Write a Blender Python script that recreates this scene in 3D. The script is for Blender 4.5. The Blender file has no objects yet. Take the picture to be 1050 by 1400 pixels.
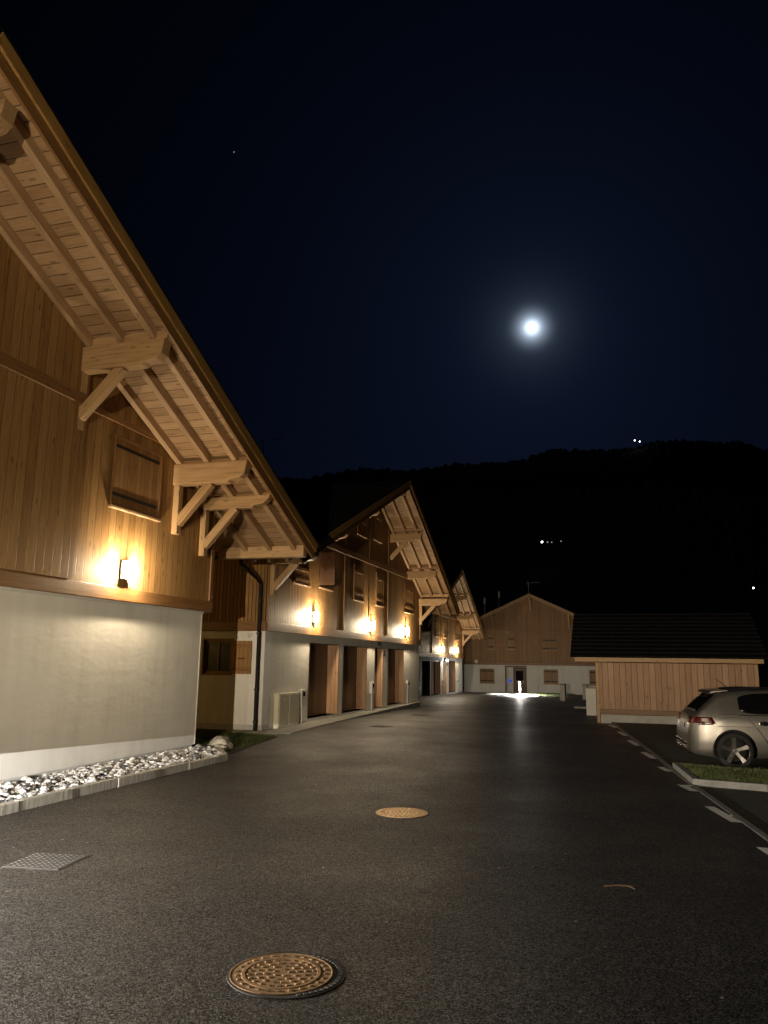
import bpy, bmesh, math, random
from mathutils import Vector, Matrix, noise as mnoise
random.seed(7)
R = math.radians
scn = bpy.context.scene
COL = scn.collection

# ------------------------------------------------------------------ helpers
def link(o, parent=None):
    COL.objects.link(o)
    if parent is not None:
        o.parent = parent
    return o

def tag(o, label=None, cat=None, group=None, kind=None):
    if label: o['label'] = label
    if cat: o['category'] = cat
    if group: o['group'] = group
    if kind: o['kind'] = kind
    return o

def empty(name, loc, rz=0.0):
    o = bpy.data.objects.new(name, None)
    o.empty_display_size = 0.2
    COL.objects.link(o)
    o.location = loc
    o.rotation_euler = (0, 0, rz)
    return o

class MB:
    """collects geometry of ONE mesh"""
    def __init__(self): self.v = []; self.f = []; self.mi = []; self.cur = 0
    def add(self, vs, fs):
        n = len(self.v)
        self.v += [tuple(v) for v in vs]
        for f in fs:
            self.f.append([i + n for i in f]); self.mi.append(self.cur)
        return self
    def box(self, x0, x1, y0, y1, z0, z1):
        if x0 > x1: x0, x1 = x1, x0
        if y0 > y1: y0, y1 = y1, y0
        if z0 > z1: z0, z1 = z1, z0
        return self.add([(x0,y0,z0),(x1,y0,z0),(x1,y1,z0),(x0,y1,z0),(x0,y0,z1),(x1,y0,z1),(x1,y1,z1),(x0,y1,z1)],
                 [(0,3,2,1),(4,5,6,7),(0,1,5,4),(1,2,6,5),(2,3,7,6),(3,0,4,7)])
    def prism(self, poly, axis, a, b):
        """poly: 2-D points; extruded along axis from a to b. axis 0: poly=(y,z); 1: (x,z); 2: (x,y)"""
        n = len(poly)
        def p(q, w):
            if axis == 0: return (w, q[0], q[1])
            if axis == 1: return (q[0], w, q[1])
            return (q[0], q[1], w)
        vs = [p(q, a) for q in poly] + [p(q, b) for q in poly]
        fs = [tuple(range(n)), tuple(range(2*n-1, n-1, -1))]
        for i in range(n):
            j = (i+1) % n
            fs.append((i, i+n, j+n, j))
        return self.add(vs, fs)
    def tube(self, pts, r, seg=10, cap=True):
        pts = [Vector(p) for p in pts]
        rings = []
        for i, p in enumerate(pts):
            if i == 0: d = pts[1]-p
            elif i == len(pts)-1: d = p-pts[i-1]
            else: d = (pts[i+1]-p).normalized() + (p-pts[i-1]).normalized()
            d.normalize()
            u = d.orthogonal().normalized() if i == 0 else (self._u - d*self._u.dot(d)).normalized()
            self._u = u
            w = d.cross(u)
            rr = r[i] if isinstance(r, (list, tuple)) else r
            rings.append([p + (u*math.cos(2*math.pi*k/seg) + w*math.sin(2*math.pi*k/seg))*rr for k in range(seg)])
        vs = [q for rg in rings for q in rg]
        fs = []
        for i in range(len(rings)-1):
            for k in range(seg):
                a = i*seg+k; b = i*seg+(k+1) % seg
                fs.append((a, b, b+seg, a+seg))
        if cap:
            fs.append(tuple(range(seg-1, -1, -1)))
            fs.append(tuple(range((len(rings)-1)*seg, len(rings)*seg)))
        return self.add(vs, fs)
    def lathe(self, prof, seg=24, axis='z', c=(0,0,0)):
        vs = []; fs = []
        for (r, h) in prof:
            for k in range(seg):
                a = 2*math.pi*k/seg
                if axis == 'z': vs.append((c[0]+r*math.cos(a), c[1]+r*math.sin(a), c[2]+h))
                elif axis == 'y': vs.append((c[0]+r*math.cos(a), c[1]+h, c[2]+r*math.sin(a)))
                else: vs.append((c[0]+h, c[1]+r*math.cos(a), c[2]+r*math.sin(a)))
        for i in range(len(prof)-1):
            for k in range(seg):
                a = i*seg+k; b = i*seg+(k+1) % seg
                fs.append((a, b, b+seg, a+seg))
        return self.add(vs, fs)
    def build(self, name, mat, parent=None, smooth=False, bevel=0.0, recalc=True, mats=None):
        me = bpy.data.meshes.new(name)
        me.from_pydata(self.v, [], self.f)
        if recalc:
            bm = bmesh.new(); bm.from_mesh(me)
            bmesh.ops.recalc_face_normals(bm, faces=bm.faces)
            bm.to_mesh(me); bm.free()
        for m in (mats or [mat]): me.materials.append(m)
        if mats:
            me.polygons.foreach_set('material_index', self.mi)
        if smooth:
            me.polygons.foreach_set('use_smooth', [True]*len(me.polygons))
        me.update()
        o = bpy.data.objects.new(name, me)
        link(o, parent)
        if bevel:
            b = o.modifiers.new('bevel', 'BEVEL'); b.width = bevel; b.segments = 2; b.limit_method = 'ANGLE'
        return o

def beam(name, p0, p1, w, h, mat, parent, up=(0,0,1), bevel=0.012):
    """a straight timber from p0 to p1 (parent space), local X along it: w across, h along up"""
    p0 = Vector(p0); p1 = Vector(p1)
    x = (p1-p0); L = x.length; x.normalize()
    z = Vector(up); z = (z - x*z.dot(x)).normalized()
    y = z.cross(x)
    o = MB().box(0, L, -w/2, w/2, -h/2, h/2).build(name, mat, parent, bevel=bevel)
    M = Matrix((x, y, z)).transposed().to_4x4(); M.translation = p0
    o.matrix_local = M
    return o

def copy_tree(o, parent=None):
    c = o.copy(); COL.objects.link(c)
    if parent is not None:
        c.parent = parent
    for ch in list(o.children): copy_tree(ch, c)
    return c

# ------------------------------------------------------------------ materials
def new_mat(name):
    m = bpy.data.materials.new(name); m.use_nodes = True
    nt = m.node_tree
    b = nt.nodes['Principled BSDF']
    return m, nt, b
def N(nt, typ, **kw):
    n = nt.nodes.new(typ)
    for k, v in kw.items():
        if k == 'inputs':
            for i, val in v.items(): n.inputs[i].default_value = val
        else: setattr(n, k, v)
    return n
def L(nt, a, b): nt.links.new(a, b)
def math_node(nt, op, a, b=None, c=None):
    n = nt.nodes.new('ShaderNodeMath'); n.operation = op
    for i, v in enumerate((a, b, c)):
        if v is None: continue
        if isinstance(v, (int, float)): n.inputs[i].default_value = v
        else: L(nt, v, n.inputs[i])
    return n.outputs[0]
def ramp(nt, fac, stops):
    n = nt.nodes.new('ShaderNodeValToRGB')
    e = n.color_ramp.elements
    while len(e) > 1: e.remove(e[-1])
    e[0].position, e[0].color = stops[0][0], (*stops[0][1], 1)
    for p, c in stops[1:]:
        el = e.new(p); el.color = (*c, 1)
    L(nt, fac, n.inputs[0])
    return n.outputs[0]
def mixc(nt, fac, a, b, mode='MIX'):
    n = nt.nodes.new('ShaderNodeMix'); n.data_type = 'RGBA'; n.blend_type = mode
    if isinstance(fac, (int, float)): n.inputs[0].default_value = fac
    else: L(nt, fac, n.inputs[0])
    for i, v in ((6, a), (7, b)):
        if isinstance(v, tuple): n.inputs[i].default_value = (*v, 1)
        else: L(nt, v, n.inputs[i])
    return n.outputs[2]
def noise(nt, vec, scale, detail=3, rough=.55):
    n = nt.nodes.new('ShaderNodeTexNoise')
    n.inputs['Scale'].default_value = scale; n.inputs['Detail'].default_value = detail; n.inputs['Roughness'].default_value = rough
    if vec is not None: L(nt, vec, n.inputs['Vector'])
    return n.outputs['Fac']
def mapping(nt, vec, scale=(1,1,1), loc=(0,0,0)):
    n = nt.nodes.new('ShaderNodeMapping'); n.inputs['Scale'].default_value = scale; n.inputs['Location'].default_value = loc
    L(nt, vec, n.inputs['Vector']); return n.outputs[0]
def bump(nt, b, height, strength=.3, dist=.01):
    n = nt.nodes.new('ShaderNodeBump'); n.inputs['Strength'].default_value = strength; n.inputs['Distance'].default_value = dist
    L(nt, height, n.inputs['Height']); L(nt, n.outputs[0], b.inputs['Normal'])
def objco(nt): return nt.nodes.new('ShaderNodeTexCoord').outputs['Object']

def wood_boards(name, dark, mid, light, width, boards='xy', rough=.5, gap=.07, spec=.4):
    """boards: 'xy' vertical boards along a wall (u = x+y, grain along z); 'y' boards laid along x, stacked in y"""
    m, nt, b = new_mat(name)
    co = objco(nt)
    s = N(nt, 'ShaderNodeSeparateXYZ'); L(nt, co, s.inputs[0])
    if boards == 'xy': u = math_node(nt, 'ADD', s.outputs[0], s.outputs[1]); g = s.outputs[2]
    elif boards == 'z': u = s.outputs[2]; g = math_node(nt, 'ADD', s.outputs[0], s.outputs[1])
    else: u = s.outputs[1]; g = s.outputs[0]
    ud = math_node(nt, 'DIVIDE', u, width)
    fl = math_node(nt, 'FLOOR', ud)
    fr = math_node(nt, 'FRACT', ud)
    wn = N(nt, 'ShaderNodeTexWhiteNoise', noise_dimensions='1D'); L(nt, fl, wn.inputs['W'])
    # grain coordinate
    cb = N(nt, 'ShaderNodeCombineXYZ')
    L(nt, math_node(nt, 'MULTIPLY', u, 14.0), cb.inputs[0])
    L(nt, math_node(nt, 'MULTIPLY_ADD', wn.outputs[0], 37.0, math_node(nt, 'MULTIPLY', g, 0.8)), cb.inputs[1])
    gr = noise(nt, cb.outputs[0], 2.2, 5, .62)
    # knots
    kb = N(nt, 'ShaderNodeCombineXYZ')
    L(nt, math_node(nt, 'MULTIPLY', u, 7.0), kb.inputs[0])
    L(nt, math_node(nt, 'MULTIPLY_ADD', wn.outputs[0], 51.0, math_node(nt, 'MULTIPLY', g, 2.2)), kb.inputs[1])
    vo = N(nt, 'ShaderNodeTexVoronoi'); vo.inputs['Scale'].default_value = 1.0; L(nt, kb.outputs[0], vo.inputs['Vector'])
    knot = ramp(nt, vo.outputs['Distance'], [(0.0, (1,1,1)), (.10, (.8,.8,.8)), (.17, (0,0,0))])
    tone = math_node(nt, 'ADD', math_node(nt, 'MULTIPLY', gr, .86), math_node(nt, 'MULTIPLY', wn.outputs[0], .27))
    c = ramp(nt, tone, [(.2, dark), (.52, mid), (.85, light)])
    c = mixc(nt, math_node(nt, 'MULTIPLY', knot, .65), c, tuple(v*.45 for v in dark))
    # joint between boards
    edge = math_node(nt, 'MINIMUM', fr, math_node(nt, 'SUBTRACT', 1.0, fr))
    jn = ramp(nt, edge, [(0.0, (0,0,0)), (gap*.55, (.15,.15,.15)), (gap, (1,1,1))])
    c = mixc(nt, jn, tuple(v*.40 for v in dark), c)
    L(nt, c, b.inputs['Base Color'])
    b.inputs['Roughness'].default_value = rough
    b.inputs['Specular IOR Level'].default_value = spec
    h = math_node(nt, 'ADD', jn, math_node(nt, 'MULTIPLY', gr, .16))
    bump(nt, b, h, .45, .010)
    return m

def wood_beam(name, dark, mid, light, rough=.55):
    m, nt, b = new_mat(name)
    co = objco(nt)
    oi = nt.nodes.new('ShaderNodeObjectInfo')
    ad = N(nt, 'ShaderNodeVectorMath', operation='ADD'); L(nt, co, ad.inputs[0])
    cb = N(nt, 'ShaderNodeCombineXYZ')
    L(nt, math_node(nt, 'MULTIPLY', oi.outputs['Random'], 40.0), cb.inputs[0])
    L(nt, math_node(nt, 'MULTIPLY', oi.outputs['Random'], 17.0), cb.inputs[1])
    L(nt, cb.outputs[0], ad.inputs[1])
    gr = noise(nt, mapping(nt, ad.outputs[0], (1.0, 16, 16)), 1.6, 5, .6)
    vo = N(nt, 'ShaderNodeTexVoronoi'); vo.inputs['Scale'].default_value = 1.0
    L(nt, mapping(nt, ad.outputs[0], (2.4, 6, 6)), vo.inputs['Vector'])
    knot = ramp(nt, vo.outputs['Distance'], [(0.0, (1,1,1)), (.1, (.8,.8,.8)), (.17, (0,0,0))])
    t = math_node(nt, 'ADD', math_node(nt, 'MULTIPLY', gr, .85), math_node(nt, 'MULTIPLY', oi.outputs['Random'], .16))
    c = ramp(nt, t, [(.25, dark), (.5, mid), (.8, light)])
    c = mixc(nt, math_node(nt, 'MULTIPLY', knot, .6), c, tuple(v*.5 for v in dark))
    L(nt, c, b.inputs['Base Color'])
    b.inputs['Roughness'].default_value = rough
    bump(nt, b, gr, .25, .008)
    return m

def plain(name, col, rough=.6, metal=0.0, nscale=0, namp=.25, bstr=0, bdist=.004, spec=.5, bscale=None):
    m, nt, b = new_mat(name)
    b.inputs['Roughness'].default_value = rough
    b.inputs['Metallic'].default_value = metal
    b.inputs['Specular IOR Level'].default_value = spec
    if nscale:
        co = objco(nt)
        f = noise(nt, co, nscale, 4)
        c = ramp(nt, f, [(.3, tuple(v*(1-namp) for v in col)), (.7, tuple(min(1, v*(1+namp)) for v in col))])
        L(nt, c, b.inputs['Base Color'])
        if bstr:
            bump(nt, b, noise(nt, co, bscale or nscale*4, 4, .6), bstr, bdist)
    else:
        b.inputs['Base Color'].default_value = (*col, 1)
    return m

def emit(name, col, s):
    m, nt, b = new_mat(name)
    b.inputs['Base Color'].default_value = (*[min(1, c) for c in col], 1)
    b.inputs['Emission Color'].default_value = (*col, 1)
    b.inputs['Emission Strength'].default_value = s
    return m

M = {}
M['clad'] = wood_boards('larch_cladding', (.15,.078,.025), (.30,.168,.062), (.42,.258,.105), .19, 'xy', .6, gap=.035, spec=.18)
M['clad_narrow'] = wood_boards('larch_cladding_narrow', (.14,.074,.028), (.27,.152,.058), (.38,.23,.098), .115, 'xy', .6, gap=.13, spec=.15)
M['clad_far'] = wood_boards('larch_cladding_far', (.16,.082,.033), (.28,.15,.066), (.38,.215,.10), .15, 'xy', .6)
M['shed_clad'] = wood_boards('rough_sawn_boards', (.25,.14,.08), (.43,.265,.165), (.55,.36,.24), .19, 'xy', .6, gap=.05)
M['shutter'] = wood_boards('shutter_boards', (.14,.07,.023), (.27,.145,.052), (.38,.22,.09), .13, 'xy', .5, gap=.05)
M['soffit'] = wood_boards('roof_boarding', (.21,.125,.062), (.39,.245,.13), (.51,.345,.20), .19, 'y', .65, gap=.05)
M['beam'] = wood_beam('glulam_timber', (.25,.145,.065), (.43,.27,.13), (.56,.37,.20))
M['rafter'] = wood_beam('rafter_timber', (.27,.16,.085), (.44,.285,.16), (.56,.385,.23))
M['fascia'] = wood_beam('fascia_timber', (.12,.055,.018), (.21,.105,.036), (.30,.155,.06), .5)
M['door'] = wood_boards('brown_door_boards', (.075,.04,.02), (.14,.08,.041), (.20,.115,.062), .12, 'xy', .5)
M['jamb'] = wood_boards('door_lining_boards', (.22,.12,.065), (.37,.215,.12), (.47,.29,.17), .17, 'xy', .55, gap=.04)
M['barge'] = wood_beam('bargeboard_timber', (.20,.11,.03), (.36,.20,.06), (.46,.28,.10), .55)
M['jambdark'] = plain('brown_frame_paint', (.09,.04,.018), .5, nscale=9)

def stucco():
    m, nt, b = new_mat('white_render')
    co = objco(nt)
    f = noise(nt, co, .7, 5, .6)
    g = noise(nt, mapping(nt, co, (2.2, 2.2, .35)), 1.5, 4, .6)
    c = ramp(nt, math_node(nt, 'ADD', math_node(nt, 'MULTIPLY', f, .5), math_node(nt, 'MULTIPLY', g, .5)),
             [(.30, (.58,.555,.50)), (.5, (.69,.67,.615)), (.7, (.75,.73,.68))])
    L(nt, c, b.inputs['Base Color']); b.inputs['Roughness'].default_value = .85
    b.inputs['Specular IOR Level'].default_value = .2
    h = math_node(nt, 'ADD', noise(nt, co, 60, 4, .7), math_node(nt, 'ADD', math_node(nt, 'MULTIPLY', noise(nt, co, 7, 4, .6), 2.2), math_node(nt, 'MULTIPLY', noise(nt, mapping(nt, co, (1, 1, 2.5)), 1.6, 2), 4.0)))
    bump(nt, b, h, .30, .007)
    return m
M['stucco'] = stucco()
M['plinth'] = plain('grey_plinth', (.50,.49,.47), .85, nscale=3, namp=.12, bstr=.3, bscale=60)
M['pilaster'] = plain('smooth_white_render', (.74,.73,.70), .8, nscale=2, namp=.05)
M['concrete'] = plain('concrete', (.34,.33,.30), .85, nscale=5, namp=.2, bstr=.4, bscale=70)

def asphalt():
    m, nt, b = new_mat('asphalt')
    co = objco(nt)
    vo = N(nt, 'ShaderNodeTexVoronoi'); vo.inputs['Scale'].default_value = 115; L(nt, co, vo.inputs['Vector'])
    wn = N(nt, 'ShaderNodeSeparateColor'); L(nt, vo.outputs['Color'], wn.inputs[0])
    v3 = N(nt, 'ShaderNodeTexVoronoi'); v3.inputs['Scale'].default_value = 48; L(nt, co, v3.inputs['Vector'])
    w3 = N(nt, 'ShaderNodeSeparateColor'); L(nt, v3.outputs['Color'], w3.inputs[0])
    n1 = noise(nt, co, 110, 3, .7)
    big = noise(nt, co, .42, 5, .62)
    mid = noise(nt, co, 3.2, 4, .6)
    t = math_node(nt, 'ADD', math_node(nt, 'MULTIPLY', wn.outputs[0], .68), math_node(nt, 'ADD', math_node(nt, 'MULTIPLY', n1, .12), math_node(nt, 'MULTIPLY', w3.outputs[0], .20)))
    c = ramp(nt, t, [(.28, (.0020,.0018,.0016)), (.52, (.0055,.005,.0044)), (.66, (.028,.0255,.022)), (.82, (.11,.10,.087))])
    c = mixc(nt, math_node(nt, 'MULTIPLY', mid, .35), c, (.009,.008,.007))
    c = mixc(nt, ramp(nt, big, [(.40, (0,0,0)), (.55, (.5,.5,.5)), (.63, (.15,.15,.15))]), c, (.012,.011,.010))
    # long hairline cracks and paving seams
    v4 = N(nt, 'ShaderNodeTexVoronoi'); v4.feature = 'DISTANCE_TO_EDGE'; v4.inputs['Scale'].default_value = .16
    dis = N(nt, 'ShaderNodeVectorMath', operation='MULTIPLY_ADD')
    nz = N(nt, 'ShaderNodeTexNoise'); nz.inputs['Scale'].default_value = 1.3; nz.inputs['Detail'].default_value = 5; L(nt, co, nz.inputs['Vector'])
    L(nt, nz.outputs['Color'], dis.inputs[0]); dis.inputs[1].default_value = (.9,.9,0); L(nt, co, dis.inputs[2])
    L(nt, dis.outputs[0], v4.inputs['Vector'])
    crack = math_node(nt, 'MULTIPLY', math_node(nt, 'LESS_THAN', v4.outputs['Distance'], .0011), math_node(nt, 'GREATER_THAN', mid, .5))
    c = mixc(nt, math_node(nt, 'MULTIPLY', crack, .7), c, (.004,.004,.004))
    # sparse pale chips
    v2 = N(nt, 'ShaderNodeTexVoronoi'); v2.inputs['Scale'].default_value = 9; L(nt, co, v2.inputs['Vector'])
    w2 = N(nt, 'ShaderNodeSeparateColor'); L(nt, v2.outputs['Color'], w2.inputs[0])
    chip = math_node(nt, 'MULTIPLY', math_node(nt, 'GREATER_THAN', w2.outputs[0], .88),
                     math_node(nt, 'LESS_THAN', v2.outputs['Distance'], math_node(nt, 'MULTIPLY', w2.outputs[1], .13)))
    c = mixc(nt, chip, c, (.50,.47,.42))
    L(nt, c, b.inputs['Base Color'])
    r = math_node(nt, 'ADD', math_node(nt, 'MULTIPLY', wn.outputs[2], .22), math_node(nt, 'MULTIPLY_ADD', big, .50, .14))
    L(nt, r, b.inputs['Roughness'])
    L(nt, ramp(nt, t, [(.32, (.09,.09,.09)), (.60, (.46,.46,.46)), (.80, (1,1,1))]), b.inputs['Specular IOR Level'])
    dome = math_node(nt, 'SUBTRACT', 1.0, vo.outputs['Distance'])
    h = math_node(nt, 'ADD', math_node(nt, 'MULTIPLY', dome, .7), math_node(nt, 'ADD', math_node(nt, 'MULTIPLY', n1, .8), math_node(nt, 'ADD', math_node(nt, 'MULTIPLY', wn.outputs[1], .6), math_node(nt, 'MULTIPLY', w3.outputs[1], .9))))
    bump(nt, b, h, .55, .0065)
    return m
M['asphalt'] = asphalt()

def grass_pavers():
    m, nt, b = new_mat('grass_pavers')
    co = objco(nt)
    br = N(nt, 'ShaderNodeTexBrick'); L(nt, co, br.inputs['Vector'])
    br.inputs['Scale'].default_value = 4.0; br.inputs['Mortar Size'].default_value = .07; br.inputs['Mortar Smooth'].default_value = .3
    br.inputs['Color1'].default_value = (.12,.105,.086,1); br.inputs['Color2'].default_value = (.065,.058,.048,1); br.inputs['Mortar'].default_value = (.010,.013,.005,1)
    n1 = noise(nt, co, 30, 4, .7)
    n2 = noise(nt, co, 1.4, 4)
    c = mixc(nt, math_node(nt, 'MULTIPLY', n1, .5), br.outputs['Color'], (.012,.015,.006))
    c = mixc(nt, ramp(nt, n2, [(.45, (0,0,0)), (.65, (.5,.5,.5))]), c, (.016,.02,.008))
    L(nt, c, b.inputs['Base Color']); b.inputs['Roughness'].default_value = .9
    h = math_node(nt, 'ADD', math_node(nt, 'MULTIPLY', br.outputs['Fac'], -1.0), n1)
    bump(nt, b, h, .8, .03)
    return m
M['pavers'] = grass_pavers()
M['soil'] = plain('dark_soil', (.035,.032,.022), .95, nscale=6, namp=.4, bstr=.6, bscale=25, bdist=.02)
M['field'] = plain('dark_meadow', (.03,.042,.018), .95, nscale=.3, namp=.4, bstr=.5, bscale=3, bdist=.1)
M['forest'] = plain('mountain_forest', (.028,.045,.022), 1.0, nscale=.03, namp=.5, bstr=0)
M['grass'] = plain('grass_blades', (.075,.095,.025), .7, nscale=5, namp=.4)
M['stone_white'] = plain('white_gravel', (.56,.555,.55), .95, nscale=8, namp=.25)
M['stone_grey'] = plain('grey_gravel', (.33,.31,.28), .95, nscale=8, namp=.35)
M['stone_dark'] = plain('dark_gravel', (.07,.07,.075), .85, nscale=8, namp=.35)
M['boulder'] = plain('boulder_rock', (.30,.27,.21), .9, nscale=7, namp=.45, bstr=.6, bscale=20, bdist=.02)

def granite_kerb():
    m, nt, b = new_mat('split_granite')
    co = objco(nt)
    g = noise(nt, mapping(nt, co, (14, 14, 2.2)), 1.3, 5, .7)
    n = noise(nt, co, 50, 3, .7)
    t = math_node(nt, 'ADD', math_node(nt, 'MULTIPLY', g, .75), math_node(nt, 'MULTIPLY', n, .25))
    L(nt, ramp(nt, t, [(.3, (.16,.14,.11)), (.5, (.42,.39,.33)), (.75, (.62,.59,.52))]), b.inputs['Base Color'])
    b.inputs['Roughness'].default_value = .85
    bump(nt, b, t, .9, .03)
    return m
M['kerb'] = granite_kerb()
M['kerb_conc'] = plain('kerb_concrete', (.19,.178,.155), .85, nscale=6, namp=.25, bstr=.4, bscale=50)
M['strip'] = plain('flush_kerb_concrete', (.17,.16,.14), .85, nscale=8, namp=.3)
M['paint'] = plain('white_road_paint', (.90,.88,.82), .6, nscale=14, namp=.2, bstr=.3, bscale=80)
M['paint_worn'] = plain('worn_road_paint', (.24,.21,.15), .75, nscale=14, namp=.4)

def tiles():
    m, nt, b = new_mat('dark_roof_tiles')
    co = objco(nt)
    s = N(nt, 'ShaderNodeSeparateXYZ'); L(nt, co, s.inputs[0])
    f = math_node(nt, 'FRACT', math_node(nt, 'MULTIPLY', s.outputs[0], 3.0))
    n = noise(nt, co, 5, 4)
    L(nt, ramp(nt, n, [(.3, (.006,.006,.007)), (.7, (.013,.012,.013))]), b.inputs['Base Color'])
    b.inputs['Roughness'].default_value = .8; b.inputs['Specular IOR Level'].default_value = .12
    bump(nt, b, math_node(nt, 'ADD', math_node(nt, 'GREATER_THAN', f, .06), math_node(nt, 'MULTIPLY', n, .4)), .6, .012)
    return m
M['tile'] = tiles()
M['zinc'] = plain('dark_zinc', (.035,.034,.034), .35, .9, nscale=5, namp=.2)
M['black_metal'] = plain('black_iron', (.018,.017,.016), .5, .6)
M['lampbody'] = plain('lamp_housing', (.03,.028,.026), .45, .4)
M['glass_dark'] = plain('window_glass', (.01,.011,.012), .06, 0, spec=.6)
M['whitebox'] = plain('cream_cabinet', (.62,.58,.45), .55, nscale=3, namp=.06)
M['greybox'] = plain('pale_plastic', (.62,.61,.58), .5, nscale=4, namp=.05)
M['rust'] = None
def cast_iron(name, c0, c1, rough):
    m, nt, b = new_mat(name)
    co = objco(nt)
    n = noise(nt, co, 16, 5, .65)
    n2 = noise(nt, co, 3.5, 3)
    t = math_node(nt, 'ADD', math_node(nt, 'MULTIPLY', n, .6), math_node(nt, 'MULTIPLY', n2, .4))
    L(nt, ramp(nt, t, [(.35, c0), (.62, c1)]), b.inputs['Base Color'])
    b.inputs['Roughness'].default_value = rough; b.inputs['Metallic'].default_value = .1
    bump(nt, b, noise(nt, co, 120, 3, .7), .3, .002)
    return m
M['rust'] = cast_iron('rusted_cast_iron', (.15,.08,.028), (.31,.175,.062), .9)
M['rust_pale'] = cast_iron('worn_cast_iron', (.36,.19,.07), (.62,.40,.18), .45)
M['iron'] = cast_iron('grey_cast_iron', (.022,.019,.015), (.055,.047,.037), .8)
M['lamp'] = emit('warm_lamp_glass', (1.0,.84,.58), 9)
M['lamp_amber'] = emit('amber_lamp_glass', (1.0,.62,.17), 5)
M['lamp_cool'] = emit('cool_lamp_glass', (.80,.92,1.0), 9)
M['bollard_glow'] = emit('white_lamp_glass', (1.0,.96,.88), 25)
M['moon'] = emit('moon_surface', (.92,.96,1.0), 9)
M['star'] = emit('star_light', (.8,.86,1.0), .35)
M['farlamp'] = emit('distant_lamp_light', (1.0,.98,.95), 6)
M['farlamp_dim'] = emit('faint_distant_lamp_light', (1.0,.9,.8), .25)
M['blue'] = emit('blue_sign_glow', (.05,.12,.8), .32)  # faint glow put into the colour of a sign

# ------------------------------------------------------------------ ground
def zg(s):
    pts = [(-1e5, 0), (6, 0), (40, -.45), (48, -.47), (56, -.76), (1e5, -.76)]
    for (a, za), (b, zb) in zip(pts, pts[1:]):
        if s <= b:
            k = (s-a)/(b-a); return za+(zb-za)*(k*k*(3-2*k) if za != zb else k)
    return -.76
STRIP = [(-45, 14.7), (-4.88, 10.13), (-3.51, 9.97), (-1.02, 9.67), (.66, 9.48), (3.18, 9.26), (5.79, 8.99), (8.44, 8.70), (11.16, 8.44), (14.03, 8.16)]
def strip_t(s):
    for (a, ta), (b, tb) in zip(STRIP, STRIP[1:]):
        if s <= b: return ta+(tb-ta)*(s-a)/(b-a)
    return 8.16

def sheet(name, rows, mat, parent=None):
    mb = MB(); n = len(rows[0])
    vs = [p for r in rows for p in r]
    fs = [(i*n+j, i*n+j+1, (i+1)*n+j+1, (i+1)*n+j) for i in range(len(rows)-1) for j in range(n-1)]
    mb.add(vs, fs)
    return mb.build(name, mat, parent, recalc=False)

# base ground: one sheet to the horizon
rows = []
ss = [-3000, -600, -120, -50] + list(range(-44, 90, 2)) + [120, 300, 800, 3000]
tt = [-3000, -600, -150, -60, -30, -15, -5, 5, 15, 30, 60, 150, 600, 3000]
for s in ss: rows.append([(t, s, zg(s)-.06) for t in tt])
tag(sheet('ground', rows, M['field']), kind='structure')
# asphalt road
rows = []
sl = [-45+i for i in range(0, 59)] + [14.03]
for s in sl:
    tL = 1.3 if s < -1.2 else (-.3 if s < 3.5 else -9)
    tR = strip_t(s)
    rows.append([(tL+(tR-tL)*k/8, s, zg(s)) for k in range(9)])
rows2 = []
for i in range(0, 46):
    s = 14.03+i
    rows2.append([(-9+(8.16+9)*k/8, s, zg(s)) for k in range(9)]+[(8.16+30*k/4, s, zg(s)) for k in range(1, 5)])
mb = MB()
for rws in (rows, rows2):
    n = len(rws[0]); mb.add([p for r in rws for p in r], [(i*n+j, i*n+j+1, (i+1)*n+j+1, (i+1)*n+j) for i in range(len(rws)-1) for j in range(n-1)])
road = tag(mb.build('road', M['asphalt'], recalc=False), 'dark damp asphalt lane running between the chalets', kind='structure')
# parking bays on grass pavers
rows = []
for s in [-45, -20, -4.88, -3.51, -1.02, .66, 3.18, 5.79, 8.44, 11.16, 14.03]:
    rows.append([(strip_t(s)+(26-strip_t(s))*k/6, s, -.012) for k in range(7)])
tag(sheet('parking_pavement', rows, M['pavers']), kind='structure')
# flush kerb strip along the bays
mb = MB()
for (a, ta), (b, tb) in zip(STRIP, STRIP[1:]):
    mb.prism([(ta-.045, a), (ta+.045, a), (tb+.045, b), (tb-.045, b)], 2, -.12, .006)
tag(mb.build('kerb_strip', M['strip']), kind='structure')
# bay markings painted on the road
marks = [((7.97,14.1),(8.05,13.4),None), ((8.11,11.97),(8.33,10.82),11.2), ((8.41,9.14),(8.60,7.78),8.46), ((8.67,6.43),(8.86,5.17),5.8),
         ((8.94,3.73),(9.13,2.57),3.18), ((9.19,1.22),(9.32,.64),.69), ((9.41,-.99),(9.56,-1.6),-1.03), ((9.64,-2.93),(9.85,-3.97),-3.5),
         ((9.93,-5.34),(10.12,-6.4),-5.75), ((10.18,-7.6),(10.38,-8.7),-8.1)]
for (a, b, tk) in marks:
    mb = MB(); w = .125
    mb.add([(a[0]-.01,a[1],zg(a[1])+.005),(a[0]+w,a[1],zg(a[1])+.005),(b[0]+w,b[1],zg(b[1])+.005),(b[0]-.01,b[1],zg(b[1])+.005)], [(0,1,2,3)])
    if tk is not None:
        k = (tk-a[1])/(b[1]-a[1]); x = a[0]+(b[0]-a[0])*k+w
        te = strip_t(tk)-.048
        mb.add([(x+.003,tk-.07,zg(tk)+.005),(te,tk-.07,zg(tk)+.005),(te,tk+.05,zg(tk)+.005),(x+.003,tk+.05,zg(tk)+.005)], [(0,1,2,3)])
    mb.build('bay_marking', M['paint'], road, recalc=False)
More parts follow.
